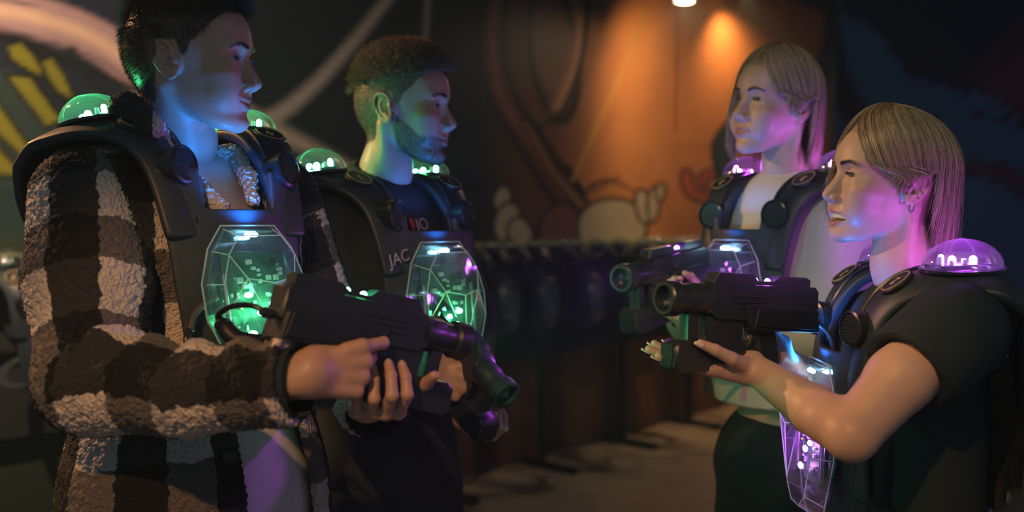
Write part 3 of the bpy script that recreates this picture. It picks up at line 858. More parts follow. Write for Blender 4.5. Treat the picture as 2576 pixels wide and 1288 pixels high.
# ---------------------------------------------------------------- heads (local frame: x forward, y left, z up, origin between the ears at eye height)
def pl(z, zs, vs):
    """piecewise curve, smoothed"""
    zz = np.linspace(-.15, .15, 601); v = np.interp(zz, zs, vs)
    k = np.hanning(41); k /= k.sum(); v = np.convolve(np.pad(v, 20, mode='edge'), k, mode='valid')
    return np.interp(z, zz, v).astype(np.float32)
ZK = [-.135, -.124, -.118, -.110, -.100, -.090, -.078, -.065, -.055, -.045, -.030, -.015, 0, .008, .020, .040, .060, .075]
XF = [.045, .066, .080, .087, .0885, .0865, .0915, .0930, .0925, .0905, .0885, .0870, .0865, .0910, .0940, .0915, .0840, .076]
XB = [.045, .045, .040, .030, .018, .004, -.010, -.025, -.035, -.045, -.05, -.06, -.06, -.06, -.06, -.06, -.06, -.06]
BW = [.012, .022, .030, .038, .0455, .0505, .0555, .0600, .0625, .0650, .0680, .0695, .0700, .0705, .0715, .0710, .068, .062]
class Head:
    def __init__(s, wide=1.0, jaw=1.0, chin=0.0, nose=1.0, brow=1.0, smile=1.0, mouth_open=0.0, eye_open=0.45, neck_r=.056, neck_to=(-.055, 0, -.20), ear=True, lip=1.0, nose_tip=0.0, beard=0.0):
        s.__dict__.update(locals())
    def mirror(s, X):
        Y = X.copy(); Y[:, 1] = np.abs(Y[:, 1]); return Y
    def face(s, X, M):
        z = X[:, 2]
        zc = np.clip(z, -.135, .07)
        xf = pl(zc, ZK, XF) + s.chin * np.exp(-((zc + .108) / .014) ** 2); xb = pl(zc, ZK, XB)
        jw = 1 + (s.jaw - 1) * np.clip((-zc - .03) / .06, 0, 1)
        b = pl(zc, ZK, BW) * s.wide * jw
        xm = xb + (xf - xb) * .34
        dx = X[:, 0] - xm
        a = np.where(dx > 0, xf - xm, xm - xb)
        p = 2.0 + .55 * np.exp(-((zc + .01) / .05) ** 2)
        u = np.abs(dx) / a; v = np.abs(M[:, 1]) / b
        rr = (u ** p + v ** p + 1e-9) ** (1 / p)
        f = (rr - 1) * np.minimum(b, .058)
        f = smax(f, z - .062, .02)
        f = smax(f, -.1215 - s.chin * .3 - z + (.085 - X[:, 0]) * .22, .010)
        return f
    def __call__(s, X):
        X = X.astype(np.float32); M = s.mirror(X); w = s.wide
        d = ell(X, (-.004, 0, .034), (.0985, .0765 * w, .0885))
        d = smin(d, ell(X, (-.045, 0, .0), (.055, .060 * w, .060)), .03)
        d = smin(d, s.face(X, M), .016)
        # temples
        d = smax(d, -ell(M, (.066, .083 * w, .028), (.03, .012, .03)), .02)
        # forehead, brow ridge
        d = smin(d, cap(M, (.0865, .010, .0175), (.0735, .042 * w, .0215), .0075 * s.brow, .0055 * s.brow), .014)
        # eye socket then lids
        d = smax(d, -ell(M, (.0985, .0315 * w, -.001), (.0145, .0185, .0125)), .014)
        eb = (.0715, .0315 * w, -.0015)
        lid = sph(M, eb, .0142)
        d = smin(d, lid, .006)
        # cheekbone / smiling cheek
        d = smin(d, ell(M, (.063, .041 * w, -.031 + .003 * s.smile), (.020, .020, .014)), .022)
        # nose
        t = s.nose; nt = s.nose_tip
        n = cap(X, (.0835, 0, .006), (.0985 + .003 * t, 0, -.030 + nt * .5), .0068, .0082)
        n = smin(n, cap(X, (.0975, 0, -.030), (.1075 + .003 * (t - 1), 0, -.0390 + nt), .0088, .0088), .008)
        n = smin(n, ell(M, (.0975, .0115, -.0445 + nt * .6), (.0095, .0062, .0070)), .005)
        n = smin(n, cap(X, (.092, 0, -.050), (.104, 0, -.0465 + nt), .0045, .0045), .004)
        d = smin(d, n, .0085)
        d = smax(d, -ell(M, (.1010, .0070, -.0510 + nt * .8), (.0062, .0033, .0045)), .0015)
        # philtrum / smile fold
        sm = s.smile; mo = s.mouth_open
        cx, cy, cz = .0765 - .003 * sm, (.0245 + .0055 * sm) * w, -.0715 + .0045 * sm
        d = smax(d, -chain(M, [(.0935, .0185 * w, -.045), (.0885, .028 * w, -.055), (.0800, .0375 * w, -.066), (.073, .040 * w, -.078)], [.0010, .0018 + .0010 * s.smile, .0018 + .0010 * s.smile, .0006]), .007)
        d = smin(d, ell(M, (.0640, .0385 * w, -.052), (.019, .017, .024)), .020)
        # mouth
        up = [(.0925, 0, -.0665), (.0925, .006, -.0655), (.0890, .016 * w, -.0675 + .001 * sm), (cx + .001, cy - .002, cz)]
        lo = [(.0915, 0, -.0785 - mo), (.0905, .007, -.0785 - mo), (.0865, .016 * w, -.0755 - mo * .8 + .001 * sm), (cx + .001, cy - .002, cz - .001)]
        L = s.lip
        if mo > 0:
            d = smax(d, -ell(M, (.0900, 0, -.0725 - mo * .5 + .002), (.016, cy, .0020 + mo * .52)) , .003)
        d = smin(d, chain(M, up, [.0044 * L, .0048 * L, .0040 * L, .0018]), .004)
        d = smin(d, chain(M, lo, [.0056 * L, .0056 * L, .0046 * L, .0018]), .004)
        if mo <= 0:
            d = smax(d, -chain(M, [(.0985, 0, -.0722), (.0955, .010, -.0718), (.0885 + .002, .019 * w, -.0717 + .001 * sm), (cx + .003, cy + .001, cz)], [.0011, .0011, .0011, .0014]), .0022)
        else:
            q = ell(M, (.0920, 0, -.0725 - mo * .5 + .0015), (.020, cy - .002, .0010 + mo * .46))
            q = np.maximum(q, .074 - X[:, 0])
            d = smax(d, -q, .0018)
        d = smax(d, -sph(M, (cx + .003, cy + .004, cz + .0005), .0030), .005)
        # chin
        d = smin(d, ell(X, (.0755 + s.chin, 0, -.1045), (.0145, .017, .0125)), .012)
        d = smax(d, -ell(X, (.101, 0, -.0915), (.011, .020, .0045)), .007)
        # eye slit
        eo = s.eye_open
        slit = ell(M, (.0845, .0315 * w, -.0012), (.0125, .0128, .0060 * eo))
        d = smax(d, -slit, .0012)
        d = smax(d, -chain(M, [(.0850, .0200 * w, .0055), (.0870, .0310 * w, .0085), (.0800, .0440 * w, .0045)], [.0006, .0009, .0006]), .003)
        # neck
        nb = np.array(s.neck_to, float)
        r = s.neck_r
        mid = np.array((-.020, 0, -.06)) * .45 + nb * .55 + np.array((.004, 0, 0))
        nk = chain(X, [(-.022, 0, -.035), tuple(mid), tuple(nb)], [r * .97, r, r * 1.12], .03)
        d = smin(d, nk, .022)
        # neck muscle from behind the ear to the pit of the throat, larynx
        for sg in (-1, 1):
            e = nb + np.array((r * .75, sg * .018, .02))
            d = smin(d, cap(X, (-.022, sg * .058 * w, -.045), tuple(e), .012, .009), .016)
        if s.ear: d = smin(d, s.ears(M), .0045)
        return d
    def ears(s, M):
        c = np.array((-.006, .0735 * s.wide, -.010))
        R = rotm(0, 0, 24) @ rotm(0, -9, 0)      # turned out and leaning back
        # ear frame: u backwards, v up, w outwards
        B = np.stack([R @ (-1, 0, 0), R @ (0, 0, 1), R @ (0, 1, 0)], 1)
        E = (M - c.astype(np.float32)) @ B.astype(np.float32)
        hx = [(-.008, .002, .006), (-.012, .012, .007), (-.007, .025, .010), (.004, .031, .013), (.015, .0275, .015), (.0205, .016, .016), (.0195, .002, .015), (.0140, -.011, .013), (.006, -.022, .011), (-.002, -.029, .009), (-.0095, -.0265, .006), (-.0115, -.017, .004)]
        hx = smooth_path(hx, 22)
        d = chain(E, hx, np.concatenate([np.linspace(.0020, .0031, 8), np.full(7, .0031), np.linspace(.0031, .0040, 7)]))
        ah = smooth_path([(-.001, .021, .008), (.007, .018, .0105), (.0115, .010, .0115), (.0110, -.001, .0110), (.006, -.011, .010), (-.001, -.0135, .0095)], 10)
        d = smin(d, chain(E, ah, np.linspace(.0026, .0034, 10)), .003)
        d = smin(d, ell(E, (-.0110, -.004, .0065), (.0040, .0070, .0045)), .003)
        d = smin(d, ell(E, (-.0015, -.0215, .0080), (.0085, .0085, .0038)), .004)
        # back plate as a tilted slab
        pl_ = ell(E, (.003, .003, .0035 ), (.0185, .0285, .0040), rotm(0, -24, 0))
        d = smin(d, pl_, .004)
        d = smin(d, ell(E, (-.004, -.002, -.004), (.012, .02, .010)), .006)
        d = smax(d, -ell(E, (-.0035, -.0035, .0075), (.0055, .0080, .0060)), .003)
        return d
    def paint(s, V):
        """r lips, g dark hair roots (brow, stubble), b blush"""
        M = s.mirror(V.astype(np.float32)); w = s.wide; mo = s.mouth_open; sm = s.smile
        cx, cy, cz = .0765 - .003 * sm, (.0245 + .0055 * sm) * w, -.0715 + .0045 * sm
        up = [(.0960, 0, -.0672), (.094, .006, -.0665), (.0890, .016 * w, -.0685 + .001 * sm), (cx + .001, cy - .002, cz)]
        lo = [(.0940, 0, -.0775 - mo), (.0925, .007, -.0775 - mo), (.0865, .016 * w, -.0750 - mo * .8 + .001 * sm), (cx + .001, cy - .002, cz - .001)]
        dl = np.minimum(chain(M, up, [.0042, .0042, .0032, .001]), chain(M, lo, [.0052, .0052, .0042, .001]))
        lip = np.clip(.5 - dl / .0025, 0, 1) * (V[:, 0] > .072)
        br = chain(M, [(.0945, .012 * w, .0170), (.0900, .030 * w, .0205), (.0720, .047 * w, .0165)], [.0038, .0036, .0014])
        brow = np.clip(.5 - br / .004, 0, 1)
        blush = np.exp(-(((M - np.array((.075, .045, -.032))) / .02) ** 2).sum(1))
        z = V[:, 2]; x = V[:, 0]
        # beard: lower face, moustache, sideburn
        bd = np.clip((-.060 - z + np.clip((.055 - x), 0, .1) * .95) / .010, 0, 1) * np.clip((z + .150 + 0 * x) / .012, 0, 1)
        bd = bd * np.clip((x + .004) / .01, 0, 1) * np.clip((x - (-z - .1) * 2.0) / .02 , 0, 1) 
        bd = bd * (1 - lip)
        return lip, brow, blush, bd
# ---------------------------------------------------------------- hands
FL = [(.041, .025, .021), (.045, .029, .022), (.041, .027, .022), (.033, .020, .019)]
class Hand:
    """wrist point, forward F, palm normal N, thumb side T"""
    def __init__(s, wr, F, N, right, curls, thumb=((.55, .75, .25), (.85, .40, .30), (.95, .15, .30)), splay=(4, 1, -2, -6), sc=1.0, fore=None, fr=(.026, .034), thumb_base=None, nail=0.0):
        F = nrm(F); N = np.array(N, float); N = nrm(N - F * (N @ F)); T = np.cross(F, N) if right else np.cross(N, F)
        s.F, s.N, s.T, s.wr, s.sc = F, N, T, np.array(wr, float), sc
        at = lambda f, t, n: s.wr + sc * (F * f + T * t + N * n)
        ys = (.0300, .0100, -.0110, -.0300); fx = (.086, .090, .085, .076)
        s.kn = [at(fx[i], ys[i], -.001) for i in range(4)]
        s.fing = []; s.tips = []
        for i in range(4):
            a = 0; p = s.kn[i]; pts = [at(fx[i] - .02, ys[i] * .92, 0), p]; sp = math.radians(splay[i])
            for j in range(3):
                a += math.radians(curls[i][j])
                d = math.cos(a) * (F * math.cos(sp) + T * math.sin(sp)) + math.sin(a) * N
                p = p + d * FL[i][j] * sc; pts.append(p)
            back = nrm(math.sin(a) * F - math.cos(a) * N)
            s.fing.append(pts); s.tips.append((pts[-1], d, back))
        tb = at(.020, .020, .006) if thumb_base is None else at(*thumb_base)
        tp = [tb]; L = (.046, .034, .027)
        for j in range(3):
            c = nrm(F * thumb[j][0] + T * thumb[j][1] + N * thumb[j][2]); tp.append(tp[-1] + c * L[j] * sc)
        s.th = tp; s.tt = (tp[-1], c, nrm((T * .95 - N * .3) - c * (c @ (T * .95 - N * .3))))
        s.fore = fore; s.fr = fr; s.nail = nail
    def __call__(s, X):
        c = s.sc; d = None
        for i in range(4):
            e = cap(X, s.wr + s.T * (s.kn[i] - s.wr) @ s.T * .45 + s.F * .008, s.kn[i], .0135 * c, (.0118, .0122, .0115, .0105)[i] * c)
            d = e if d is None else smin(d, e, .010 * c)
        d = smin(d, cap(X, s.wr + s.F * .015 * c + s.T * -.018 * c + s.N * .008 * c, s.wr + s.F * .055 * c + s.T * -.024 * c + s.N * .007 * c, .013 * c, .011 * c), .012)
        d = smin(d, chain(X, s.th, [.016 * c, .0115 * c, .0098 * c, .0076 * c], .003), .012)
        if s.fore is not None:
            d = smin(d, chain(X, s.fore + [s.wr + s.F * .012], list(s.fr), .02), .016)
        rr = [(.0098, .0088, .0078, .0066), (.0100, .0090, .0080, .0068), (.0096, .0086, .0077, .0065), (.0086, .0077, .0068, .0058)]
        fd = None
        for i in range(4):
            p = s.fing[i]; r = [rr[i][0] * 1.05 * c] + [v * c for v in rr[i]]
            e = chain(X, p, r, .0025)
            for j in (1, 2, 3): e = smin(e, sph(X, p[j], r[j] * 1.02), .002)
            fd = e if fd is None else smin(fd, e, .0014)
        return smin(d, fd, .0045)
    def box(s):
        A = np.array([s.wr] + [p for f in s.fing for p in f] + s.th + (s.fore or []))
        return A.min(0) - .045, A.max(0) + .045
    def nails(s, parent, mat, long=0.0, name='fingernail'):
        out = []
        for (p, d, b), r in zip(s.tips + [s.tt], (.0066, .0068, .0065, .0058, .0076)):
            r = r * s.sc; V = []; F = []; w = np.cross(d, b)
            for i in range(7):
                u = i / 6; x = -.006 + u * (.011 + long)
                wd = .0050 * s.sc * (1 - (max(0, u - .45) / .55) ** 2 * (.75 if long else .45))
                for j in range(5):
                    v = (j / 4 * 2 - 1)
                    V.append(p + d * (x + .001) + w * wd * v + b * (r * 1.02 - .0016 * v * v * 1.6 - .0012 * u * u * (1 if long else 2)))
            for i in range(6):
                for j in range(4): a = i * 5 + j; F.append((a, a + 5, a + 6, a + 1))
            o = mesh_obj(name, V, F, mat, parent)
            o.matrix_parent_inverse = Matrix.Translation(-parent.parent.location)
            m = o.modifiers.new('s', 'SOLIDIFY'); m.thickness = .0008
            out.append(o)
        return out
# ---------------------------------------------------------------- torso, limbs
def torso_sdf(XL, sy=1.0, sx=1.0):
    d = ell(XL, (-.012, 0, -.17), (.112 * sx, .155 * sy, .20))
    d = smin(d, ell(XL, (-.008, 0, -.40), (.105 * sx, .138 * sy, .20)), .06)
    M = XL.copy(); M[:, 1] = np.abs(M[:, 1])
    d = smin(d, cap(M, (-.015, .03, -.045), (-.015, .150 * sy, -.062), .062, .055), .045)
    d = smin(d, ell(XL, (-.018, 0, -.57), (.118 * sx, .165 * sy, .13)), .06)
    return d
def limb_uv(V, pts, ref, r0, cell, phase=(0, 0), raw=False):
    """distance along and around a limb, in plaid cells"""
    pts = np.asarray(pts, float); best = np.full(len(V), 1e9); S = np.zeros(len(V)); A = np.zeros(len(V)); L = 0
    for i in range(len(pts) - 1):
        a, b = pts[i], pts[i + 1]; ab = b - a; l = np.linalg.norm(ab); t = ab / l
        tt = (V - a) @ t; tc = np.clip(tt, 0 if i else -9, l if i < len(pts) - 2 else 9)
        q = V - a - np.clip(tt, 0, l)[:, None] * t; dd = np.linalg.norm(q, axis=1)
        m = dd < best
        y = nrm(np.array(ref) - t * (np.array(ref) @ t)); x = np.cross(t, y)
        best[m] = dd[m]; S[m] = (L + tc)[m]; A[m] = np.arctan2(q @ x, q @ y)[m]; L += l
    if raw: return A, S
    return np.stack([A * r0 / cell + phase[0], S / cell + phase[1], np.zeros(len(V))], 1)
def put_uv(o, uv):
    a = o.data.attributes.new('uvp', 'FLOAT_VECTOR', 'POINT'); a.data.foreach_set('vector', np.asarray(uv, np.float32).ravel())
def toworld(V, R, t): return V @ np.asarray(R).T + np.asarray(t)
class Person:
    def __init__(s, label, O, yaw, lean, hpos, hyaw, hpitch, hroll, head, skin, sc=1.0):
        s.O = np.array(O, float); s.R = rotm(0, 0, yaw) @ rotm(0, lean, 0); s.sc = sc
        s.H = np.array(hpos, float); s.HR = rotm(0, 0, hyaw) @ rotm(0, -hpitch, 0) @ rotm(hroll, 0, 0)
        s.head = head; s.skin = skin
        s.root = empty('person', (s.O[0], s.O[1], 0)); tag(s.root, label, 'person')
        s.inv = Matrix.Translation(Vector((-s.O[0], -s.O[1], 0)))
        nb = s.w((-.022, 0, -.015)); head.neck_to = tuple((nb - s.H) @ s.HR)
    def w(s, p): return s.O + s.R @ np.array(p, float)
    def hw(s, V): return toworld(V, s.HR, s.H)
    def child(s, o, parent=None):
        """o is built in world coordinates"""
        o.parent = parent or s.root; o.matrix_parent_inverse = s.inv; return o
    def mesh(s, name, V, F, mat, parent=None):
        base = np.array((s.O[0], s.O[1], 0))
        return mesh_obj(name, V - base, F, mat, parent or s.root)
    def body(s, hands, arms, legs, seed=0):
        V, F = mesh_sdf(s.head, (-.13, -.11, min(-.17, s.head.neck_to[2] - .06)), (.135, .11, .135), .00135)
        s.hV = V; lip, brow, bl, bd = s.head.paint(V)
        hr = scalp_mask(V, s.head) * s.hairpaint
        brow = np.clip(np.maximum(np.maximum(brow * s.browk, hr), bd * s.head.beard), 0, 1)
        parts = [(s.hw(V), F)]; cols = [np.stack([lip, brow, bl], 1)]
        for h in hands:
            lo, hi = h.box(); v, f = mesh_sdf(h, lo, hi, .0016); parts.append((v, f)); cols.append(np.zeros((len(v), 3)))
        R32 = s.R.astype(np.float32)
        def coarse(X):
            d = torso_sdf((X - s.O.astype(np.float32)) @ R32, .86, .86) + .006
            d = smin(d, cap(X, s.w((-.022, 0, -.04)), s.w((-.02, 0, .02)), .055, .045), .03)
            for a in arms: d = smin(d, chain(X, a[0], a[1]), .03)
            for l in legs: d = smin(d, chain(X, l, [.080, .052, .038]), .04)
            return d
        A = np.array([p for a in arms for p in a[0]] + [p for l in legs for p in l] + [s.w((0, .2, 0)), s.w((0, -.2, .04)), s.w((.1, 0, -.6)), s.w((-.15, 0, -.6))])
        v, f = mesh_sdf(coarse, A.min(0) - .09, A.max(0) + .09, .010); parts.append((v, f)); cols.append(np.zeros((len(v), 3)))
        V, F = join_meshes(parts)
        o = s.mesh('body', V, F, s.skin); vcol(o, 'mask', np.concatenate(cols)); s.bodyo = o
        for sg in (-1, 1):
            c = (.0715, sg * .0315 * s.head.wide, -.0015)
            e = MB().ball((0, 0, 0), .0126, 28, 18).build('eyeball', s.eyemat, o)
            M = Matrix.Translation(Vector(s.H - np.array((s.O[0], s.O[1], 0)))) @ Matrix([list(map(float, r)) for r in s.HR]).to_4x4()
            e.matrix_local = M @ Matrix.Translation(c) @ Euler((0, math.radians(4), math.radians(s.gaze))).to_matrix().to_4x4()
            # eyebrow and lashes
            N = 240; r = RNG.rand(N); q = smooth_path([(.0955, .010, .0165), (.0945, .018, .0190), (.0895, .030, .0210), (.0760, .0455, .0165)], 60)
            b = q[(r * 59).astype(int)] * (1, s.head.wide * sg, 1) + RNG.normal(size=(N, 3)) * (.0, .0005, .0014 * 1)
            # onto the skin
            for _ in range(4): g = vnormals(s.head, b.astype(np.float32)); b = b - g * s.head(b.astype(np.float32))[:, None]
            dirs = nrm(np.array((-.15, sg * .9, .25)) + g * .35 + RNG.normal(size=(N, 3)) * .12)
            st = b[:, None] + dirs[:, None] * (np.linspace(0, 1, 4)[None, :, None] * .0075)
            s.strand(st, np.linspace(1, .3, 4) * .00022 * s.browthick, 'eyebrow', s.hairmat_dark, o)
            N = 34; tq = np.linspace(-1, 1, N); b = np.stack([.0855 - .004 * tq * tq + 0 * tq, sg * (.0315 * s.head.wide + .0118 * tq), .0015 - .003 * tq * tq], 1)
            d1 = nrm(np.stack([np.ones(N), sg * tq * .5, np.full(N, -.15)], 1)); d2 = nrm(np.stack([np.ones(N), sg * tq * .6, np.full(N, .6)], 1))
            st = np.stack([b, b + d1 * .004, b + d1 * .0055 + d2 * .003 * s.lash], 1)
            s.strand(st, np.array([1.2, .9, .3]) * .00022, 'eyelash', s.hairmat_dark, o)
        return o
    def strand(s, st, rad, name, mat, parent, color=None):
        N, K, _ = st.shape; wv = s.hw(st.reshape(-1, 3)).reshape(N, K, 3) - np.array((s.O[0], s.O[1], 0))
        if color is None: color = np.repeat(RNG.rand(N, 1), 3, 1)
        return strands(name, wv, rad, mat, parent, color)
def scalp_mask(V, hd, soft=.006):
    x, y, z = V[:, 0], np.abs(V[:, 1]), V[:, 2]
    line = np.interp(x, [-.12, -.075, -.045, -.034, -.026, .002, .012, .018, .026, .040, .056, .070, .085], [-.075, -.080, -.070, -.040, .020, .022, -.002, .000, .020, .032, .052, .068, .072])
    line = line + np.interp(y, [0, .03, .06], [.0, .0, 0])
    return np.clip((z - line) / soft + .5, 0, 1)
def eye_mat(name, iris):
    t = NT(name)
    sp = t.n('ShaderNodeSeparateXYZ', {0: t.obj()})
    r = t.math('SQRT', t.math('ADD', t.math('MULTIPLY', sp.outputs[1], sp.outputs[1]), t.math('MULTIPLY', sp.outputs[2], sp.outputs[2])))
    c = t.ramp(t.math('MULTIPLY', r, 100.0), [(.0, (.004, .004, .004)), (.20, (.004, .004, .004)), (.24, iris), (.50, tuple(v * .6 for v in iris)), (.56, (.01, .01, .01)), (.62, (.62, .58, .55)), (1.0, (.60, .50, .47))])
    t.bsdf(c, .06, **{'Specular IOR Level': .6, 'Coat Weight': .6}); return t.m
def short_hair(P_, n, lenf, mat, rad=.00036, curl=0.0, K=6, keep=None, tintf=None, name='hair', lift=.7):
    """strands rooted on the scalp"""
    V = P_.hV; m = scalp_mask(V, P_.head, .004) > .5
    m &= V[:, 2] > -.10
    m &= ~((np.abs(V[:, 1]) > .068) & (V[:, 2] < .026) & (V[:, 0] > -.045) & (V[:, 0] < .008))
    if keep is not None: m &= keep(V)
    idx = np.nonzero(m)[0]; idx = idx[RNG.randint(0, len(idx), n)]
    b = V[idx] + RNG.normal(size=(n, 3)) * .0004; g = vnormals(P_.head, b.astype(np.float32), .004)
    L = lenf(b) * RNG.uniform(.7, 1.15, n)
    flow = np.stack([np.where(b[:, 2] > .05, .75, -.15), b[:, 1] * 1.5, np.where(b[:, 2] > .05, .1, -.9)], 1)
    d = nrm(g * lift + flow * .55 + RNG.normal(size=(n, 3)) * .16)
    pts = [b - g * .001]; p = pts[0]
    cx = RNG.rand(n) * 6.28; ax1 = nrm(np.cross(d, g + .01)); ax2 = nrm(np.cross(d, ax1))
    cl = np.round(vnoise(b, 170, 4) * 3) * 1.3 if curl else 0
    for k in range(1, K):
        dd = d + np.array((0, 0, -.05 * k))
        if curl: 
            a = cl + cx * .12 + k * curl; dd = dd + (np.cos(a)[:, None] * ax1 + np.sin(a)[:, None] * ax2) * 1.15
        p = p + nrm(dd) * (L / (K - 1))[:, None]; pts.append(p)
    st = np.stack(pts, 1)
    tint = RNG.rand(n, 1) if tintf is None else tintf(b)[:, None]
    return P_.strand(st, np.linspace(1, .25, K) * rad, name, mat, P_.bodyo, np.repeat(np.clip(tint + RNG.normal(size=(n, 1)) * .12, 0, 1), 3, 1))
def bob_hair(P_, n, mat, spec, rad=.00042):
    """bob: strands run from the parting over the skull and hang down; spec(theta) gives the end height, ear tuck ..."""
    C = np.array(spec['c']); a_f, a_b, bw, H = spec['dims']; part = spec['part']
    def surf(th, s, layer, thL=None):
        thL = th if thL is None else thL
        # th azimuth (0 front, +-pi back), s 0..1 over the skull, 1..2 hanging
        ang = np.minimum(s, 1) * PI / 2
        rad_ = np.sin(ang) ** .92; zz = C[2] + (H - layer * .6) * np.cos(ang)
        hang = np.maximum(s - 1, 0)
        k = 1 + spec['flare'] * np.minimum(hang, 1) * (1 - .9 * np.minimum(hang, 1))
        cx = np.cos(th); sy = np.sin(th)
        A = np.where(cx > 0, a_f, a_b) - layer
        x = C[0] + part[0] * (1 - rad_) + cx * A * rad_ * k; y = part[1] * (1 - rad_) + sy * (bw - layer) * rad_ * k
        L = np.interp(np.abs(thL), spec['th'], spec['len'])
        if 'lenR' in spec: L = np.where(thL > 0, L, np.interp(np.abs(thL), spec['th'], spec['lenR']))
        z = zz - hang * L
        return np.stack([x, y, z], -1)
    # under-layer as a solid shell
    nt, ns = 72, 30
    TH = np.linspace(-PI, PI, nt, endpoint=False); S = np.linspace(0, 1.96, ns)
    T2, S2 = np.meshgrid(TH, S, indexing='ij'); front = np.abs(T2) < spec['open']
    smax_ = np.interp(np.abs(T2), spec['th'], spec['shell']); S3 = np.minimum(S2, smax_)
    V = surf(T2.ravel() + 0, S3.ravel(), np.full(T2.size, .006)); F = []
    V = V + .0016 * np.sin(T2.ravel() * 60)[:, None] * nrm(V - C)
    for i in range(nt):
        for j in range(ns - 1):
            if S2[i, j] >= smax_[i, j] or S2[(i + 1) % nt, j] >= smax_[(i + 1) % nt, j]: continue
            F.append((i * ns + j, i * ns + j + 1, ((i + 1) % nt) * ns + j + 1, ((i + 1) % nt) * ns + j))
    o = P_.mesh('hair', P_.hw(V), np.array(F), mat, P_.bodyo)
    vcol(o, 'tint', np.repeat((.25 + .2 * np.sin(T2.ravel() * 60))[:, None], 3, 1))
    m = o.modifiers.new('s', 'SOLIDIFY'); m.thickness = .004; m.offset = -1
    # strands
    K = 22; th0 = RNG.uniform(-PI, PI, n); layer = RNG.rand(n) ** 1.5 * .010
    keep = spec['keep'](th0); th0 = th0[keep]; layer = layer[keep]; n = len(th0)
    clump = np.round(th0 * 15 + .35 * np.sin(th0 * 9)) / 15; s_end = 1 + np.clip(RNG.normal(.88, .12, n), .4, 1.04) - .4 * (RNG.rand(n) < .25) * RNG.rand(n) + .06 * np.sin(clump * 33)
    s_end = np.where(np.interp(np.abs(th0), spec['th'], spec['len']) < .005, 1.0, s_end)
    ph = RNG.rand(n) * 6.28; pts = []
    clk = RNG.uniform(.3, 1.0, n); cr = np.sin(clump * 47.0)
    for k in range(K):
        s = k / (K - 1) * s_end
        th = th0 + spec['sweep'](th0, s) + (clump - th0) * 1.0 * np.clip(s - .5, 0, .8) * clk + .02 * np.sin(ph + s * 5) + .03 * cr * np.clip(s - 1, 0, 1)
        p = surf(th, s, layer - .004 * np.clip(s - 1, 0, 1) * np.sin(ph), th0)
        pts.append(p)
    st = np.stack(pts, 1) + RNG.normal(size=(n, 1, 3)) * .0010
    fly = RNG.rand(n) < .05; st[fly] += (RNG.normal(size=(fly.sum(), 1, 3)) * .008) * np.linspace(0, 1, K)[None, :, None] ** 2
    tint = np.clip(.5 + .28 * np.sin(clump * 61) + RNG.normal(size=n) * .22, 0, 1)
    h2 = P_.strand(st, np.concatenate([np.full(K - 5, 1.0), np.linspace(1, .3, 5)]) * rad, 'hair_strands', mat, o, np.repeat(tint[:, None], 3, 1))
    return o
def trousers(P_, hip, knees, ankles, mat, r=(.098, .066, .052), zc=None, top=None, name='trousers', h=.008):
    R32 = P_.R.astype(np.float32); O32 = P_.O.astype(np.float32)
    def f(X):
        XL = (X - O32) @ R32
        d = ell(XL, (-.018, 0, -.60), (.122, .172, .15))
        for k, a, sg in zip(knees, ankles, (-1, 1)):
            hp = P_.w((-.01, sg * .085, -.64)); d = smin(d, chain(X, [hp, k, a], list(r)), .05)
        d = np.maximum(d, -.045 + .0 + (XL[:, 2] + .50) )
        d = d + .004 * vnoise(X.astype(np.float64), 38, 5).astype(np.float32)
        d = np.maximum(d, .035 - X[:, 2])
        return d
    A = np.array(list(knees) + list(ankles) + [P_.w((.15, .2, -.5)), P_.w((-.18, -.2, -.5)), P_.w((.15, -.2, -.5)), P_.w((-.18, .2, -.5))])
    V, F = mesh_sdf(f, A.min(0) - .12, A.max(0) + .10, h)
    return P_.mesh(name, V, F, mat)
def shoes(P_, ankles, fwd, mat):
    for a in ankles:
        f = np.array(fwd, float); f = f / np.linalg.norm(f)
        Rf = frame_from(f); c = np.array((a[0], a[1], 0.0))
        def g(X):
            L = (X - c.astype(np.float32)) @ Rf.astype(np.float32)
            d = smin(ell(L, (.06, 0, .035), (.125, .043, .042)), ell(L, (-.02, 0, .06), (.062, .037, .06)), .03)
            return np.maximum(np.maximum(d, .0 - L[:, 2] + .001), L[:, 2] - .10)
        V, F = mesh_sdf(g, c - .22, c + .22, .006)
        P_.mesh('shoe', V, F, mat)
# ================================================================ the four players
SK1 = skin_mat('skin_fair', (.56, .36, .28), (.40, .16, .14), (.035, .022, .015))
SK2 = skin_mat('skin_fair_cool', (.52, .34, .27), (.38, .15, .13), (.022, .015, .010))
SKW = skin_mat('skin_light', (.60, .41, .33), (.46, .16, .16), (.10, .065, .045))
HB = hair_mat('hair_dark_brown', (.018, .011, .007), (.055, .032, .018))
HC = hair_mat('hair_curly_brown', (.045, .025, .013), (.26, .14, .065))
HBL = hair_mat('hair_blonde', (.16, .11, .07), (.62, .47, .32), .34)
HBD = hair_mat('brow_hair_blonde', (.05, .032, .022), (.09, .06, .04))
SHIRT = cloth_mat('white_cotton', (.62, .60, .62)); BLACKTEE = cloth_mat('black_cotton', (.020, .032, .042), noise=.3)
HOOD = cloth_mat('dark_hoodie_fleece', (.024, .032, .040), noise=.3, sheen=.02); SWEAT = cloth_mat('pale_sweatshirt', (.58, .58, .54), noise=.05)
TRO = cloth_mat('black_trousers', (.020, .030, .038)); SHOE = basic('shoe_dark', (.02, .02, .022), .5)
PL = plaid_mat(); NAIL = basic('pale_nail', (.72, .60, .58), .18); NAILM = basic('natural_nail', (.60, .42, .35), .3)
TEXT_W = basic('print_lilac', (.42, .33, .46), .6); TEXT_R = basic('print_red', (.75, .05, .03), .6)
GUN_LINE = []

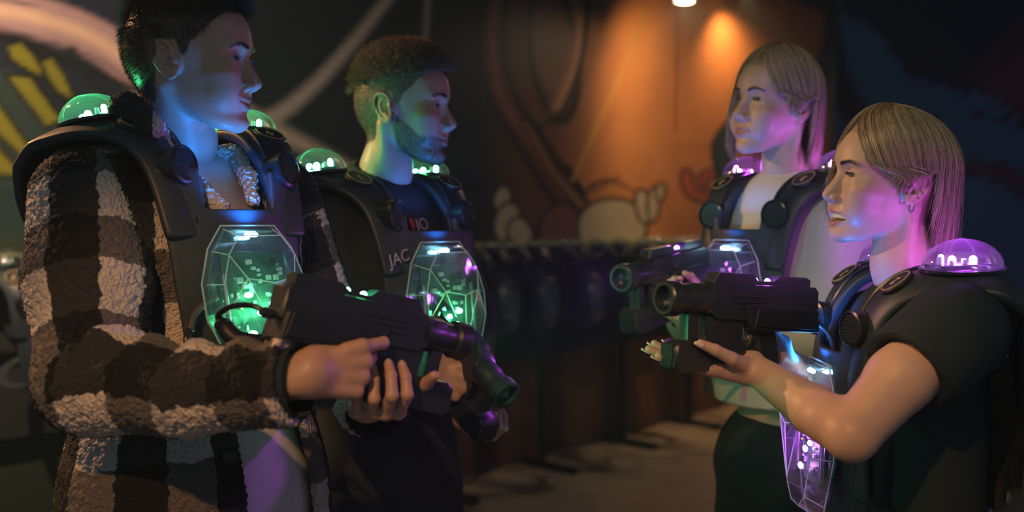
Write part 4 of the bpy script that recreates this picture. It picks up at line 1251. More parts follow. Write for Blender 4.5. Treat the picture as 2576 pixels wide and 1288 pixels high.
def cloth(P_, name, f, lo, hi, h, mat, parent=None):
    V, F = mesh_sdf(f, lo, hi, h); o = P_.mesh(name, V, F, mat, parent); return o, V
def shell(d, t): return np.maximum(d, -(d + t))
def folds(X, P_, s=24, a=.004, seed=3, st=(1, 1, .35)):
    return a * vnoise(((X - P_.O) * np.array(st)).astype(np.float64), s, seed).astype(np.float32)

# ---------------------------------------------------------------- man in the plaid sherpa jacket
def man_plaid():
    hd = Head(wide=1.02, jaw=1.06, chin=.001, smile=1.8, eye_open=.62, lip=.85, neck_r=.055, brow=1.0, nose_tip=-.001)
    p = Person('tall short-haired person in a black and cream plaid sherpa jacket, smiling to the right', (-.575, 1.72, 1.525), -40, -7, P(480, 150, 1.62), -1, 0, 2, hd, SK1)
    p.hairpaint = .96; p.browk = .5; p.browthick = 1.0; p.hairmat_dark = HB; p.eyemat = eye_mat('eye_grey_blue', (.10, .14, .17)); p.gaze = 0; p.lash = .6
    S = P(218, 505, 1.575); Mi = P(222, 720, 1.50); E = P(238, 950, 1.43); Fm = P(470, 985, 1.355); Wc = P(722, 962, 1.31); Wr = P(758, 940, 1.305)
    S2 = p.w((-.01, .175, -.075)); E2 = P(790, 800, 1.86); W2 = P(935, 1008, 1.565)
    hr = Hand(Wr, (.86, .50, .0), (-.42, .9, -.05), True, [(22, 44, 26), (58, 82, 40), (62, 84, 40), (66, 84, 40)], thumb=((.75, .30, .55), (.85, .10, .5), (.95, 0, .3)), fore=[P(640, 965, 1.33)], fr=(.036, .029), sc=1.0)
    hl = Hand(P(922, 1012, 1.478), (.32, -.92, .02), (.05, 0, 1), False, [(45, 62, 28), (40, 70, 30), (36, 72, 30), (38, 66, 30)], thumb=((.5, .8, .3), (.7, .5, .5), (.8, .2, .5)), fore=[W2], fr=(.034, .029), splay=(10, 2, -3, -8))
    legs = [[p.w((-.0, sg * .085, -.62)), np.array((p.O[0] + .10 + .10 * 1 * (sg > 0), 1.62 + .24 * (sg > 0), .50)), np.array((p.O[0] + .06 + .10 * (sg > 0), 1.62 + .28 * (sg > 0), .09))] for sg in (-1, 1)]
    p.body([hr, hl], [([S, E, Fm, P(650, 965, 1.33)], (.050, .042, .036, .030)), ([S2, E2, W2], (.050, .040, .030))], legs)
    hr.nails(p.bodyo, NAILM); hl.nails(p.bodyo, NAILM)
    short_hair(p, 15000, lambda b: np.interp(b[:, 2], [-.05, .02, .06, .08, .12], [.006, .010, .020, .032, .036]), HB, .00030, K=5, lift=.75)
    # shirt, jacket
    O32 = p.O.astype(np.float32); R32 = p.R.astype(np.float32)
    def shirt(X):
        XL = (X - O32) @ R32
        d = torso_sdf(XL, 1.0, 1.02); d = smin(d, ell(XL, (.005, 0, -.60), (.135, .18, .22)), .05) - .006
        d = smin(d, cap(X, p.w((-.022, 0, -.06)), p.w((-.020, 0, .012)), .066, .062), .02)
        d = np.maximum(d, -(.735 + XL[:, 2])); d = smax(d, -cap(X, p.w((-.02, 0, .0)), p.hw(np.array((-.02, 0, -.05))), .058, .062), .004)
        return d + folds(X, p, 18, .005, 2)
    lo, hi = p.O - (.32, .32, .80), p.O + (.32, .32, .10)
    cloth(p, 'shirt', shirt, lo, hi, .006, SHIRT)
    def jk(X):
        XL = (X - O32) @ R32
        d = torso_sdf(XL, 1.10, 1.12)
        d = smin(d, ell(XL, (-.01, -.01, -.62), (.165, .215, .30)), .08)
        d = smin(d, chain(X, [S2, E2, W2], [.076, .060, .046]), .03) - .020
        d = smin(d, cap(X, S, Mi, .080, .084), .04)
        d = d + folds(X, p, 15, .009, 7, (1, 1, .5))
        x, y, z = XL[:, 0], XL[:, 1], XL[:, 2]
        arm = chain(X, [S2 + (0, 0, 0), E2, W2], [.10, .092, .08])
        sh = np.maximum(d, -(d + .020))
        # front opening, narrower at the top
        half = np.interp(z, [-.75, -.35, -.1, .05], [.085, .070, .06, .085]); cy = np.interp(z, [-.75, -.35, -.05], [.038, .030, .0])
        cut = np.maximum(np.abs(y - cy) - half, -x); cut = np.maximum(cut, -arm + .0)
        sh = np.maximum(sh, -cut)
        sh = np.maximum(sh, -cap(X, p.w((-.02, 0, -.02)), p.w((.0, 0, .2)), .074, .09))
        sh = np.maximum(sh, -(.76 + z)); sh = np.maximum(sh, -cap(X, W2 + (W2 - E2) * .02, W2 + (W2 - E2) * .8, .05, .06))
        return sh
    j, V = cloth(p, 'sherpa_jacket', jk, p.O - (.36, .36, .82), p.O + (.50, .36, .12), .0042, PL)
    XL = (V - p.O) @ p.R; ang = np.arctan2(XL[:, 1], XL[:, 0] + .01)
    uv = np.stack([ang * .19 / .066 + .35, XL[:, 2] / .082, 0 * ang], 1)
    ua = limb_uv(V, [S2, E2, W2], (.3, -1, 0), .08, .075); da = chain(V.astype(np.float32), [S2, E2, W2], [.10, .10, .09])
    far = (da < .0) & (XL[:, 1] > .165); uv[far] = ua[far]; put_uv(j, uv)
    pts = [S + (0, .0, .02), Mi, E, Fm, Wc]
    def slv(X):
        d = chain(X, [S, Mi, E], [.084, .090, .081], .03)
        d = smin(d, chain(X, [E, Fm, Wc], [.078, .064, .059], .02), .035)
        n = folds(X, p, 20, .006, 11, (.6, 1, .8))
        cr = .006 * np.sin((X[:, 0] * 90 + X[:, 2] * 50)) * np.exp(-((X[:, 2] - E[2] - .06) / .07) ** 2) * (X[:, 0] > E[0])
        d = d + n + cr.astype(np.float32)
        dirw = nrm(Wc - Fm).astype(np.float32)
        d = smax(d, (X - Wc.astype(np.float32)) @ dirw - .012, .006)
        d = np.maximum(d, -cap(X, Wc - dirw * .03, Wc + dirw * .1, .044, .048))
        return d
    A = np.array(pts); s, V = cloth(p, 'sleeve', slv, A.min(0) - .13, A.max(0) + .12, .0034, PL, j)
    A_, S_ = limb_uv(V, [S, Mi, E, Fm, Wc], (.40, -.92, .0), .099, .080, raw=True); sE = np.linalg.norm(Mi - S) + np.linalg.norm(E - Mi)
    wf = np.clip((S_ - sE + .06) / .12, 0, 1); wf = wf * wf * (3 - 2 * wf)
    put_uv(s, np.stack([(A_ * 1.24 + 1.22) * (1 - wf) + (A_ / 1.3 + 1.92) * wf, S_ / .080, 0 * S_], 1))
    # cuff lining
    dw = nrm(Wc - Fm); cl = MB().tube([Wc + dw * .004, Wc + dw * .020], .047, 28, cap=False).build('cuff_lining', BLACKTEE)
    p.child(cl, j)
    for o in (j, s):
        tx = bpy.data.textures.get('nub') or bpy.data.textures.new('nub', 'VORONOI'); tx.noise_scale = .0085; tx.noise_intensity = 1.2
        m = o.modifiers.new('d', 'DISPLACE'); m.texture = tx; m.strength = -.006; m.mid_level = .35; m.texture_coords = 'LOCAL'
    # fleece collar and lapels
    nb = p.w((-.03, 0, .0)); cp = [p.hw(np.array(q)) for q in ((-.050, -.058, -.112), (-.092, -.040, -.082), (-.108, .018, -.085), (-.09, .060, -.110), (-.03, .085, -.140))]
    near = [p.hw(np.array((-.050, -.058, -.112))), P(400, 335, 1.60), P(446, 400, 1.575), p.w((.100, -.050, -.04)), p.w((.138, -.022, -.105)), p.w((.146, -.010, -.125))]
    far_ = [p.hw(np.array((-.03, .085, -.150))), p.w((.05, .075, .01)), p.w((.102, .060, -.04)), p.w((.138, .040, -.085))]
    def col(X):
        d = chain(X, cp, [.020, .026, .028, .026, .020], .01)
        d = smin(d, chain(X, near, [.020, .014, .013, .015, .017, .012], .008), .01)
        d = smin(d, chain(X, far_, [.020, .018, .018, .015], .008), .01)
        return d + folds(X, p, 40, .004, 12, (1, 1, 1))
    A = np.array(cp + near + far_); c, V = cloth(p, 'collar', col, A.min(0) - .05, A.max(0) + .05, .003, PL, j)
    q = to_px(V)[0]; put_uv(c, np.stack([np.where(q < 385, 1.5, .5), np.where(q < 385, .5, .5), 0 * q], 1))
    m = c.modifiers.new('d', 'DISPLACE'); m.texture = bpy.data.textures['nub']; m.strength = -.007; m.mid_level = .35; m.texture_coords = 'LOCAL'
    bt = MB().lathe([(.0, .004), (.007, .004), (.011, .002), (.011, -.002), (.0, -.003)], n=20).build('button', VH, j)
    bt.matrix_world = M4(np.stack([(1, 0, 0), (0, 0, 1), (0, -1, 0)], 1).astype(float), P(577, 1150, 1.515)); p.child(bt, j)
    trousers(p, None, [l[1] for l in legs], [l[2] for l in legs], TRO); shoes(p, [l[2] for l in legs], (.8, -.6, 0), SHOE)
    v = make_vest(p.O + p.R @ np.array((.012, 0, .012)), p.R, 'green', '4', .50, 3.4, dome_lit=1.3, unit_z=-.150, usc=.93)
    tag(v, 'black laser tag vest numbered 4 with green lights, worn over the plaid jacket', 'vest', 'laser tag vests worn by the players')
    g = make_phaser(P(682, 812, 1.31), P(1145, 908, 1.50), 0, 'green', muzzle=3.2)
    tag(g, 'black phaser with two green lights held over the plaid sleeve', 'phaser', 'phasers held by the players')
    # cables
    c1 = P(545, 748, 1.53); c2 = P(700, 872, 1.33)
    k = empty('phaser_cable', tuple(c1)); tag(k, 'coiled black cable between the green-lit chest unit and the nearest phaser', 'cable')
    ki = Matrix.Translation(Vector(-c1))
    for o in (coil(P(560, 815, 1.47), P(712, 868, 1.36), [P(590, 850, 1.43), P(640, 862, 1.40)], .0105, .0030, 22).build('coil', CABLE),
              MB().tube(smooth_path([P(560, 815, 1.47), P(548, 795, 1.46), P(580, 772, 1.42), P(630, 768, 1.37), P(672, 786, 1.33)], 30), .0042, 8).build('lead', CABLE),
              coil(c1, P(478, 830, 1.50), [P(515, 765, 1.52), P(488, 795, 1.51)], .0052, .0017, 34, 10).build('conduit', basic('conduit_steel', (.30, .29, .28), .3, metal=.8)),
              MB().tube(smooth_path([P(478, 830, 1.50), P(468, 850, 1.49), P(480, 880, 1.48), P(560, 872, 1.44), P(712, 868, 1.36)], 40), .0042, 8).build('lead', CABLE)):
        o.parent = k; o.matrix_parent_inverse = ki
    return p

# ---------------------------------------------------------------- bearded man with the curly top
def man_curly():
    hd = Head(wide=.98, jaw=.98, smile=1.7, eye_open=.72, lip=.85, neck_r=.050, nose=1.1, beard=.5)
    p = Person('curly-topped person with a short beard in a dark hoodie, smiling to the right', (-.275, 2.08, 1.478), -40, -2, P(1015, 270, 2.08), -14, 0, 0, hd, SK2)
    p.hairpaint = .80; p.browk = .6; p.browthick = 1.3; p.hairmat_dark = HB; p.eyemat = eye_mat('eye_brown', (.05, .03, .02)); p.gaze = 4; p.lash = .6
    S = p.w((-.01, -.170, -.07)); E = P(838, 800, 1.92); Wr = P(1065, 925, 1.83); S2 = p.w((-.01, .17, -.07)); E2 = P(1185, 800, 2.12); W2 = P(1166, 1042, 1.90)
    hr = Hand(Wr, (.86, -.05, -.30), (.10, 1, -.1), True, [(30, 40, 20), (58, 82, 40), (62, 84, 40), (66, 84, 40)], thumb=((.8, .35, .4), (.9, .2, .3), (.95, 0, .3)), fore=[P(1000, 880, 1.85)], fr=(.032, .027), sc=.98)
    hl = Hand(W2, (.50, -.75, -.35), (.35, -.1, .95), False, [(56, 70, 30), (56, 72, 30), (54, 74, 30), (54, 72, 30)], thumb=((.3, .6, .6), (.25, .2, .95), (.2, .0, .98)), fore=[P(1187, 980, 1.98)], fr=(.030, .025), sc=.86)
    legs = [[p.w((0, sg * .085, -.62)), np.array((p.O[0] + .04 + .10 * (sg > 0), 2.0 + .2 * (sg > 0), .48)), np.array((p.O[0] + .0 + .12 * (sg > 0), 2.0 + .24 * (sg > 0), .09))] for sg in (-1, 1)]
    p.body([hr, hl], [([S, E, P(1010, 890, 1.85)], (.046, .038, .028)), ([S2, E2, P(1187, 990, 1.97)], (.046, .038, .028))], legs)
    hr.nails(p.bodyo, NAILM); hl.nails(p.bodyo, NAILM)
    top = lambda V: V[:, 2] > np.interp(V[:, 0], [-.1, -.05, .05], [.045, .048, .058])
    short_hair(p, 5200, lambda b: .004 + 0 * b[:, 2], HB, .00034, K=4, keep=lambda V: ~top(V), name='faded_sides')
    short_hair(p, 7500, lambda b: np.interp(b[:, 2], [.05, .1], [.040, .066]), HC, .00070, curl=.95, K=16, keep=top, name='hair', lift=.85)
    # beard stubble
    V = p.hV; bd = hd.paint(V)[3]; idx = np.nonzero(bd > RNG.uniform(.35, .95, len(bd)))[0]; idx = idx[RNG.randint(0, len(idx), 5200)]
    b = V[idx] + RNG.normal(size=(len(idx), 3)) * .0004; g = vnormals(hd, b.astype(np.float32)); d = nrm(g * .6 + np.array((.1, 0, -.8)) + RNG.normal(size=b.shape) * .2)
    p.strand(b[:, None] + d[:, None] * (np.linspace(0, 1, 3)[None, :, None] * RNG.uniform(.002, .0055, len(b))[:, None, None]), np.array([1, .8, .4]) * .00022, 'beard', HB, p.bodyo)
    O32 = p.O.astype(np.float32); R32 = p.R.astype(np.float32)
    def hood(X):
        XL = (X - O32) @ R32
        d = torso_sdf(XL, 1.04, 1.02) - .014
        d = smin(d, cap(X, p.w((-.03, 0, -.03)), p.w((-.035, 0, .018)), .074, .066), .03)
        d = smin(d, chain(X, [p.w((-.07, .05, .0)), p.w((-.10, 0, -.01)), p.w((-.07, -.05, .0))], [.03, .04, .03]), .03)
        for A_ in ([S, E, P(1030, 905, 1.84)], [S2, E2, P(1188, 1000, 1.95)]): d = smin(d, chain(X, A_, [.066, .056, .040]), .03)
        d = d + folds(X, p, 20, .006, 5)
        d = smax(d, -cap(X, p.w((-.02, 0, .0)), p.hw(np.array((-.018, 0, -.05))), .056, .060), .004)
        for a, b_ in ((P(1030, 905, 1.84), hr.wr), (P(1188, 1000, 1.95), hl.wr)): d = smax(d, -cap(X, a, b_ + (b_ - a), .028, .034), .003)
        return np.maximum(d, -(.66 + XL[:, 2]))
    j, V = cloth(p, 'hoodie', hood, p.O - (.36, .42, .72), p.O + (.55, .36, .12), .006, HOOD)
    def on_front(y, z):
        x = np.linspace(.26, .02, 240); X = np.stack([x, np.full(240, y), np.full(240, z)], 1); f = hood(toworld(X, p.R, p.O).astype(np.float32)); i = np.argmax(f < 0); return x[i]
    for txt, mt, y, z, sz, nm, tilt in (('JO', TEXT_W, .016, -.066, .036, 'lettering', 4), ('o', TEXT_R, -.014, -.064, .06, 'red_emblem', 0)):
        x = on_front(y, z) + .004; d = on_front(y - .02, z) - on_front(y + .02, z)
        n = nrm(np.array((.04, d, .012))); ax = nrm(np.cross((0, 0, 1.), n)); upv = np.cross(n, ax)
        a = math.radians(tilt); ax, upv = ax * math.cos(a) + upv * math.sin(a), -ax * math.sin(a) + upv * math.cos(a)
        Mx = M4(p.R @ np.stack([ax, upv, n], 1), p.w((x, y, z)))
        if nm == 'red_emblem':
            o = MB().lathe([(.0, .001), (.007, .001), (.008, .0)], n=18, sc=(.75, 1.5)).build(nm, mt, None, M=Mx); 
        else: o = text_obj(txt, nm, sz, mt, None, Mx)
        p.child(o, j)
    trousers(p, None, [l[1] for l in legs], [l[2] for l in legs], TRO, h=.01); shoes(p, [l[2] for l in legs], (.8, -.6, 0), SHOE)
    v = make_vest(p.O + p.R @ np.array((.004, 0, -.004)), p.R, 'green', '1', .30, 2.8)
    a = math.radians(14); ax = np.array((0, math.cos(a), math.sin(a))); upv = np.array((0, -math.sin(a), math.cos(a)))
    text_obj('JAC', 'lettering', .034, TEXT_W, v, M4(np.stack([ax, upv, (1, 0, 0)], 1), (.1535, -.103, -.128)))
    tag(v, 'black laser tag vest numbered 1 with green lights, worn over the dark hoodie', 'vest', 'laser tag vests worn by the players')
    g = make_phaser(P(1045, 800, 1.98), P(1285, 1055, 1.74), 0, 'green', muzzle=0)
    tag(g, 'black phaser pointing down towards the floor, held by the bearded player', 'phaser', 'phasers held by the players')
    return p

# ---------------------------------------------------------------- blonde woman in the pale sweatshirt
def woman_pale():
    hd = Head(wide=.96, jaw=.92, smile=.45, eye_open=.85, neck_r=.044, brow=.6, nose=.85, nose_tip=.0015, chin=-.002, lip=1.05)
    p = Person('blonde person with a bob in a pale sweatshirt, standing behind, gently smiling to the left', (.615, 2.22, 1.485), 213, 0, P(1950, 260, 2.20), 211, 4, -6, hd, SKW, .95)
    p.hairpaint = .5; p.browk = .25; p.browthick = .6; p.hairmat_dark = HBD; p.eyemat = eye_mat('eye_blue', (.10, .16, .2)); p.gaze = 2; p.lash = 1.2
    S = p.w((-.01, -.150, -.07)); E = P(1742, 800, 2.30); Wr = P(1752, 775, 2.08); S2 = p.w((-.01, .155, -.07)); E2 = P(2085, 850, 2.08); W2 = P(1830, 815, 1.98)
    hr = Hand(P(1762, 772, 2.10), (-.75, -.45, .25), (.5, -.8, .1), True, [(30, 40, 20), (58, 82, 40), (62, 84, 40), (66, 84, 40)], thumb=((.7, .5, .5), (.85, .2, .4), (.95, 0, .3)), fore=[P(1790, 800, 2.18)], fr=(.028, .023), sc=.9)
    hl = Hand(P(1758, 792, 2.02), (-.80, -.45, .10), (.05, -.1, 1), False, [(44, 60, 30), (46, 60, 30), (46, 62, 30), (48, 62, 30)], thumb=((.7, .6, .4), (.8, .3, .5), (.9, .1, .5)), fore=[P(1820, 815, 1.99)], fr=(.030, .023), sc=.9)
    legs = [[p.w((0, sg * .08, -.60)), np.array((p.O[0] - .03 - .03 * (sg < 0), 2.16 + .14 * (sg < 0), .46)), np.array((p.O[0] - .02 - .05 * (sg < 0), 2.15 + .18 * (sg < 0), .09))] for sg in (-1, 1)]
    p.body([hr, hl], [([S, E, P(1775, 790, 2.14)], (.040, .034, .024)), ([S2, E2, P(1835, 815, 1.99)], (.040, .034, .024))], legs)
    hr.nails(p.bodyo, NAIL); hl.nails(p.bodyo, NAIL)
    spec = dict(c=(-.012, 0, .018), dims=(.110, .105, .090, .112), part=(.03, .012), flare=.16, open=.5,
                th=[0, .3, .55, .80, 1.2, 1.35, 1.80, 1.95, PI], len=[.020, .040, .040, .020, .008, .004, .004, .155, .165], shell=[1.0, 1.0, 1.0, 1.0, 1.0, 1.0, 1.0, 1.9, 1.9], lenR=[.03, .06, .10, .14, .15, .16, .16, .165, .165],
                keep=lambda th: (th > .10) | (th < -.22), sweep=lambda th, s: np.where((th > 0) & (th < 1.5), 1.0 * np.clip(s - .3, 0, 1) * (1 - th / 2.2), -.10 * np.clip(s - .3, 0, 1) * (th > -1.2)))
    bob_hair(p, 5200, HBL, spec)
    O32 = p.O.astype(np.float32); R32 = p.R.astype(np.float32)
    def sw(X):
        XL = (X - O32) @ R32
        d = torso_sdf(XL, .94, .98) - .018
        d = smin(d, ell(XL, (-.01, 0, -.38), (.128, .175, .14)), .05)
        d = smin(d, cap(X, p.w((-.022, 0, -.03)), p.w((-.020, 0, .004)), .056, .054), .03)
        for A_, r_ in (([S, E, P(1778, 790, 2.15)], [.064, .058, .036]), ([S2, E2, P(1850, 815, 1.99)], [.074, .076, .042])): d = smin(d, chain(X, A_, r_), .04)
        d = d + folds(X, p, 26, .011, 6, (1, 1, .22))
        d = smax(d, -cap(X, p.w((-.02, 0, .0)), p.hw(np.array((-.02, 0, -.05))), .046, .050), .004)
        d = np.maximum(d, -cap(X, p.w((0, 0, -.72)), p.w((0, 0, -.49)), .2, .095))
        return np.maximum(d, -(.475 + XL[:, 2]))
    cloth(p, 'sweatshirt', sw, p.O - (.46, .40, .50), p.O + (.32, .32, .10), .005, SWEAT)
    trousers(p, None, [l[1] for l in legs], [l[2] for l in legs], TRO, h=.01); shoes(p, [l[2] for l in legs], (-.9, -.4, 0), SHOE)
    MB().tube(smooth_path([P(1905, 860, 2.0), P(1800, 905, 2.03), P(1782, 930, 2.03), P(1775, 985, 2.05)], 20), .010, 8, flat=.4).build('waist_strap', VB, None); p.child(bpy.data.objects['waist_strap'])
    v = make_vest(p.O + p.R @ np.array((.004, 0, -.004)), p.R @ np.diag((1., .93, 1.)), 'magenta', '3', 4.0, 1.5, dome_lit=.6)
    tag(v, 'black laser tag vest with magenta lights, worn over the pale sweatshirt', 'vest', 'laser tag vests worn by the players')
    g = make_phaser(P(1765, 684, 2.16), P(1550, 745, 1.90), 0, 'magenta', muzzle=15)
    tag(g, 'magenta-lit phaser held behind the nearer black one', 'phaser', 'phasers held by the players')
    return p

# ---------------------------------------------------------------- laughing woman in the black tee
def woman_tee():
    hd = Head(wide=.97, jaw=.95, smile=2.15, mouth_open=.0130, eye_open=.70, neck_r=.046, brow=.55, nose=1.0, nose_tip=-.001, chin=-.001, lip=.95)
    p = Person('laughing blonde person in a black t-shirt with ear piercings, facing left', (.672, 1.70, 1.285), 180, 3, P(2236, 452, 1.73), 187, 7, -4, hd, SKW, .95)
    p.hairpaint = .5; p.browk = .4; p.browthick = .8; p.hairmat_dark = HBD; p.eyemat = eye_mat('eye_green', (.08, .13, .08)); p.gaze = 0; p.lash = 1.6
    S = P(2400, 835, 1.50); E = P(2142, 1094, 1.40); Wr = P(1895, 926, 1.59)
    S2 = p.w((-.0, -.150, -.07)); E2 = P(2110, 1010, 1.92); W2 = P(1985, 930, 1.74)
    hl = Hand(Wr, (-1, .0, .10), (.20, -.12, 1), False, [(4, 8, 6), (6, 8, 5), (8, 10, 6), (10, 12, 8)], thumb=((.72, .66, .42), (.92, .25, .42), (.97, .02, .30)), fore=[P(2035, 1012, 1.485), E], fr=(.037, .037, .024), splay=(7, 2, -2, -7), sc=.95)
    hr = Hand(P(1962, 892, 1.70), (-.90, -.10, .30), (.0, -1, .1), True, [(18, 36, 20), (52, 70, 36), (56, 74, 36), (60, 76, 36)], thumb=((.62, .72, .40), (.80, .55, .30), (.95, .0, .20)), fore=[P(2020, 965, 1.77), E2], fr=(.040, .033, .024), sc=.93)
    legs = [[p.w((0, sg * .08, -.60)), np.array((p.O[0] - .06, 1.62 + .16 * (sg < 0), .42)), np.array((p.O[0] + .04, 1.62 + .16 * (sg < 0), .09))] for sg in (-1, 1)]
    pass
    p.body([hr], [([S2, E2], (.040, .033)), ([S, P(2300, 900, 1.46)], (.044, .040))], legs)
    # near bare arm, one surface with its hand
    def arm(X):
        d = chain(X, [S, P(2262, 955, 1.445), E], [.054, .0480, .0370], .01)
        d = smin(d, chain(X, [E, P(2045, 1030, 1.475), Wr], [.0375, .0370, .0240], .01), .010)
        return smin(d, ell(X, P(2085, 1052, 1.435), (.040, .034, .033)), .015)
    f = lambda X: smin(arm(X), hl(X), .012)
    hl.fore = None
    A = np.array([S, E, Wr]); v_, f_ = mesh_sdf(f, A.min(0) - (.24, .10, .12), A.max(0) + .10, .0024)
    me = p.bodyo.data
    base = np.array((p.O[0], p.O[1], 0)); n0 = len(me.vertices)
    co = np.zeros(n0 * 3, np.float32); me.vertices.foreach_get('co', co); lp = np.zeros(len(me.loops), np.int32); me.loops.foreach_get('vertex_index', lp)
    ck = np.zeros(n0 * 4, np.float32); me.color_attributes['mask'].data.foreach_get('color', ck)
    VV = np.concatenate([co.reshape(-1, 3), v_ - base]); FF = np.concatenate([lp.reshape(-1, 4), f_ + n0])
    b2 = mesh_obj('body', VV, FF, SKW); vcol(b2, 'mask', np.concatenate([ck.reshape(-1, 4), np.tile((0, 0, 0, 1), (len(v_), 1))])); p.bodyo.data = b2.data; bpy.data.objects.remove(b2)
    hl.nails(p.bodyo, NAIL, .005); hr.nails(p.bodyo, NAIL, .005)
    # teeth
    for i in range(-6, 7):
        a = i * .185; w_ = (.0042, .0040, .0036, .0038, .0036, .0036, .0036)[abs(i)]
        c = np.array((.0625 + .0255 * math.cos(a), .0255 * math.sin(a) * 1.12, -.0735))
        t = MB().box((0, 0, 0), (.004, w_ * 1.95, .0092), rotm(0, 0, math.degrees(a)), .0014).build('tooth', basic('tooth', (.75, .73, .66), .15), p.bodyo)
        t.matrix_world = M4(p.HR, p.hw(c)); p.child(t, p.bodyo)
    # earrings
    er = np.array((-.0085, .0735 * hd.wide, -.036))
    hoop = MB().tube([p.hw(np.array((-.004 + .0045 * math.cos(a), .0845, -.043 + .0085 * math.sin(a)))) for a in np.linspace(0, 2 * PI, 20)], .0013, 8).build('hoop_earring', GREY); p.child(hoop, p.bodyo)
    for q in ((-.014, .083, -.027), (-.019, .084, -.018)):
        s_ = MB().ball(tuple(p.hw(np.array(q))), .0018, 10, 8).build('ear_stud', GREY); p.child(s_, p.bodyo)
    spec = dict(c=(-.014, 0, .018), dims=(.112, .110, .090, .112), part=(.03, -.004), flare=.12, open=.5,
                th=[0, .3, .55, .80, 1.2, 1.35, 1.80, 1.95, 2.3, PI], len=[.030, .045, .030, .016, .008, .004, .004, .130, .165, .170], shell=[1.0, 1.0, 1.0, 1.0, 1.0, 1.0, 1.0, 1.7, 1.8, 1.8], lenR=[.045, .08, .10, .11, .14, .15, .15, .16, .17, .17],
                keep=lambda th: np.ones(len(th), bool), sweep=lambda th, s: np.where(th > 0, 1.15 * np.clip(s - .35, 0, 1) * np.clip(1 - th / 1.9, 0, 1), -.12 * np.clip(s - .3, 0, 1) * (th > -1.2)))
    bob_hair(p, 9500, HBL, spec, .00036)
    O32 = p.O.astype(np.float32); R32 = p.R.astype(np.float32)
    hem = P(2272, 922, 1.455); hd_ = nrm(E - S).astype(np.float32)
    def tee(X):
        XL = (X - O32) @ R32
        d = torso_sdf(XL, .90, .95) - .010
        d = smin(d, cap(X, p.w((-.022, 0, -.04)), p.w((-.020, 0, -.01)), .058, .054), .02)
        near = chain(X, [S + (.01, .02, .0), P(2265, 945, 1.445)], [.080, .070]); near = np.maximum(near, (X - hem.astype(np.float32)) @ hd_)
        near = np.maximum(near, -cap(X, P(2256, 948, 1.445), E, .054, .054))
        far = chain(X, [S2, (S2 * .5 + E2 * .5)], [.07, .066])
        d = smin(smin(d, near, .02), far, .03) + folds(X, p, 20, .005, 8)
        d = smax(d, -cap(X, p.w((-.02, 0, .0)), p.hw(np.array((-.02, 0, -.05))), .050, .052), .004)
        return np.maximum(d, -(.60 + XL[:, 2]))
    cloth(p, 't_shirt', tee, p.O - (.36, .38, .64), p.O + (.32, .34, .10), .005, BLACKTEE)
    trousers(p, None, [l[1] for l in legs], [l[2] for l in legs], TRO, h=.01); shoes(p, [l[2] for l in legs], (-1, -.1, 0), SHOE)
    v = make_vest(p.O + p.R @ np.array((-.020, 0, .012)), p.R @ np.diag((1., .95, 1.)), 'magenta', '2', 1.2, 5.5, dome_lit=1.0, unit_z=-.115)
    tag(v, 'black laser tag vest numbered 2 with magenta lights, worn over the black t-shirt', 'vest', 'laser tag vests worn by the players')
    g = make_phaser(P(2034, 808, 1.69), P(1640, 800, 1.52), 0, 'magenta')
    tag(g, 'black phaser with a blue-lit side panel resting on an open palm', 'phaser', 'phasers held by the players')
    k = MB().tube(smooth_path([P(2026, 812, 1.69), P(2060, 815, 1.71), P(2090, 850, 1.70), P(2100, 905, 1.68)], 24), .0042, 8).build('phaser_cable', CABLE)
    tag(k, 'black cable from the rear of the blue-panelled phaser to the vest', 'cable')
    return p
PEOPLE = [man_plaid(), man_curly(), woman_pale(), woman_tee()]
# ================================================================ vests hanging on the rack along the wall
def rack_pt(s, off=.34): return wall_pt(s) + WN * off
def s_for_px(px, off=.34):
    ss = np.linspace(-4.4, 4.0, 4000); q = np.array([rack_pt(s, off) for s in ss])
    x = 1288 + FPX * q[:, 0] / q[:, 1]; return ss[np.argmin(abs(x - px))]
RZ = 1.285
Rw = frame_from((WN[0], WN[1], 0))
def copy_tree(o, parent=None):
    c = o.copy(); COL.objects.link(c); c.parent = parent
    for ch in list(o.children):
        if ch.type != 'LIGHT': copy_tree(ch, c)
    return c
_n0 = bpy.data.curves
spots_px = [30, 1215, 1322, 1430, 1538, 1646, 1738]
proto = None
ll = ['hanging vest with a 7 on its round badge, beside the plaid jacket', 'unlit vest on the rack nearest the bearded player', 'unlit vest on the rack under the small pale painted shapes', 'unlit vest on the rack below the painted brown trunk', 'unlit vest on the rack below the large pale painted dome', 'unlit vest on the rack below the pale painted finger shapes', 'unlit vest at the end of the rack nearest the pale sweatshirt player']
for i, px in enumerate(spots_px):
    s = s_for_px(px + (112 if i == 0 else 0), .42 if i == 0 else .34); xy = rack_pt(s, .42 if i == 0 else .34)
    O = np.array((xy[0], xy[1], RZ - .045 + (.004 if i == 0 else 0)))
    if i == 0:
        v = make_vest(O + np.array((0, 0, -.012)), frame_from((-xy[0] * 1.0, -xy[1], 0)) @ rotm(0, 16, 0), 'green', '7', 0, 0)
    elif proto is None:
        v = make_vest(O, Rw @ np.diag((1., .62, 1.)), 'green', '', 0, 0); proto = v
        for ch in list(v.children_recursive):
            if ch.name.startswith('number') and not ch.name.startswith('number_badge'): bpy.data.objects.remove(ch)
    else:
        v = copy_tree(proto); v.matrix_world = M4((Rw @ np.diag((1., .62, 1.))) @ rotm(0, 0, (7, -6, 4, -8, 5, 3)[i - 1]), O)
    tag(v, ll[i], 'vest', 'unlit vests on the rack')
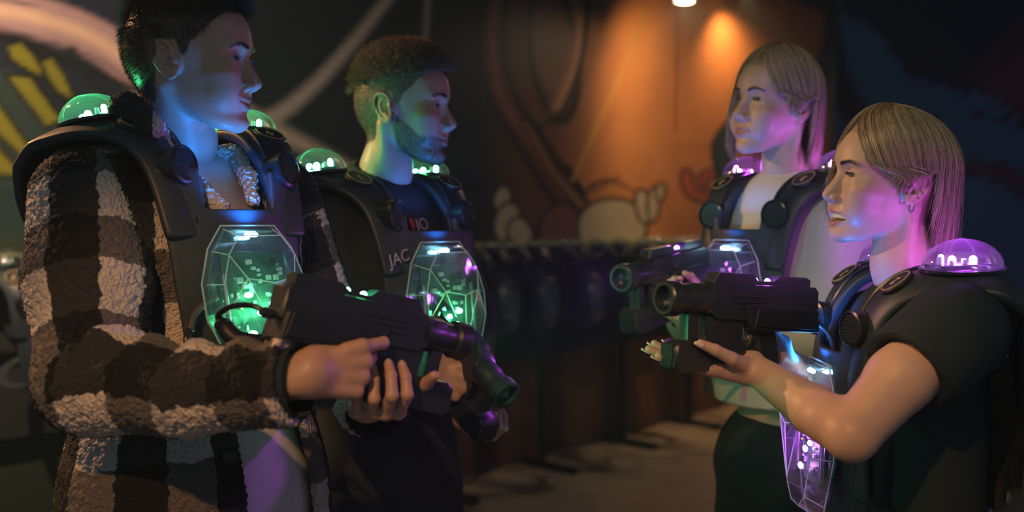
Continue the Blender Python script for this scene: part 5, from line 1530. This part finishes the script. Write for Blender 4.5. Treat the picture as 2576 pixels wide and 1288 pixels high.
# the rack itself
RK = basic('rack_green_board', (.24, .29, .15), .6, noise=.3, scale=8); RM = basic('rack_black_metal', (.014, .018, .02), .4, metal=.3)
sa, sb = s_for_px(-160), s_for_px(1790)
rk = empty('vest_rack', (rack_pt((sa + sb) / 2)[0], rack_pt((sa + sb) / 2)[1], 0)); tag(rk, 'long dark rack with a green top board holding the unlit vests', 'rack')
def loc(s, off, z): q = rack_pt(s, off) - rack_pt((sa + sb) / 2); return (q[0], q[1], z)
RB = np.stack([np.array((WD[0], WD[1], 0)), np.array((-WN[0], -WN[1], 0)), np.array((0, 0, 1.))], 1)
L_ = sb - sa
MB().box(loc((sa + sb) / 2, .10, RZ + .012), (L_, .19, .022), RB, .004).build('top_board', RK, rk)
MB().box(loc((sa + sb) / 2, .20, RZ - .035), (L_, .016, .085), RB, .004).build('front_lip', RK, rk)
MB().tube([loc(sa, .30, RZ - .03), loc(sb, .30, RZ - .03)], .014, 10).build('hanging_rail', RM, rk)
MB().box(loc((sa + sb) / 2, .06, .93), (L_, .02, .60), RB, .004).build('back_panel', basic('rack_panel_dark', (.012, .016, .018), .7, noise=.3, scale=5), rk)
nP = 7
for k in range(nP):
    s = sa + L_ * k / (nP - 1)
    MB().box(loc(s, .17, (RZ + .02) / 2), (.04, .04, RZ + .02), RB, .004).build('post', RM, rk)
    MB().box(loc(s, .22, .02), (.05, .40, .04), RB, .004).build('foot', RM, rk)
    MB().box(loc(s, .24, RZ - .045), (.03, .16, .03), RB, .003).build('bracket', RM, rk)
# haze volume added to lift the blacks, a box just outside the room
t = bpy.data.materials.new('black_lift_haze'); t.use_nodes = True; t.node_tree.nodes.clear()
_o = t.node_tree.nodes.new('ShaderNodeOutputMaterial'); _v = t.node_tree.nodes.new('ShaderNodeVolumeScatter')
_v.inputs['Density'].default_value = .012; _v.inputs['Color'].default_value = (.55, .85, 1, 1); t.node_tree.links.new(_v.outputs[0], _o.inputs['Volume'])
hz = MB().box((-.3, 3.8, 1.55), (8.4, 12.2, 3.9)).build('haze', t, smooth=False)
tag(hz, 'added thin bluish haze volume that lifts the blacks across the arena', None, None, 'stuff')
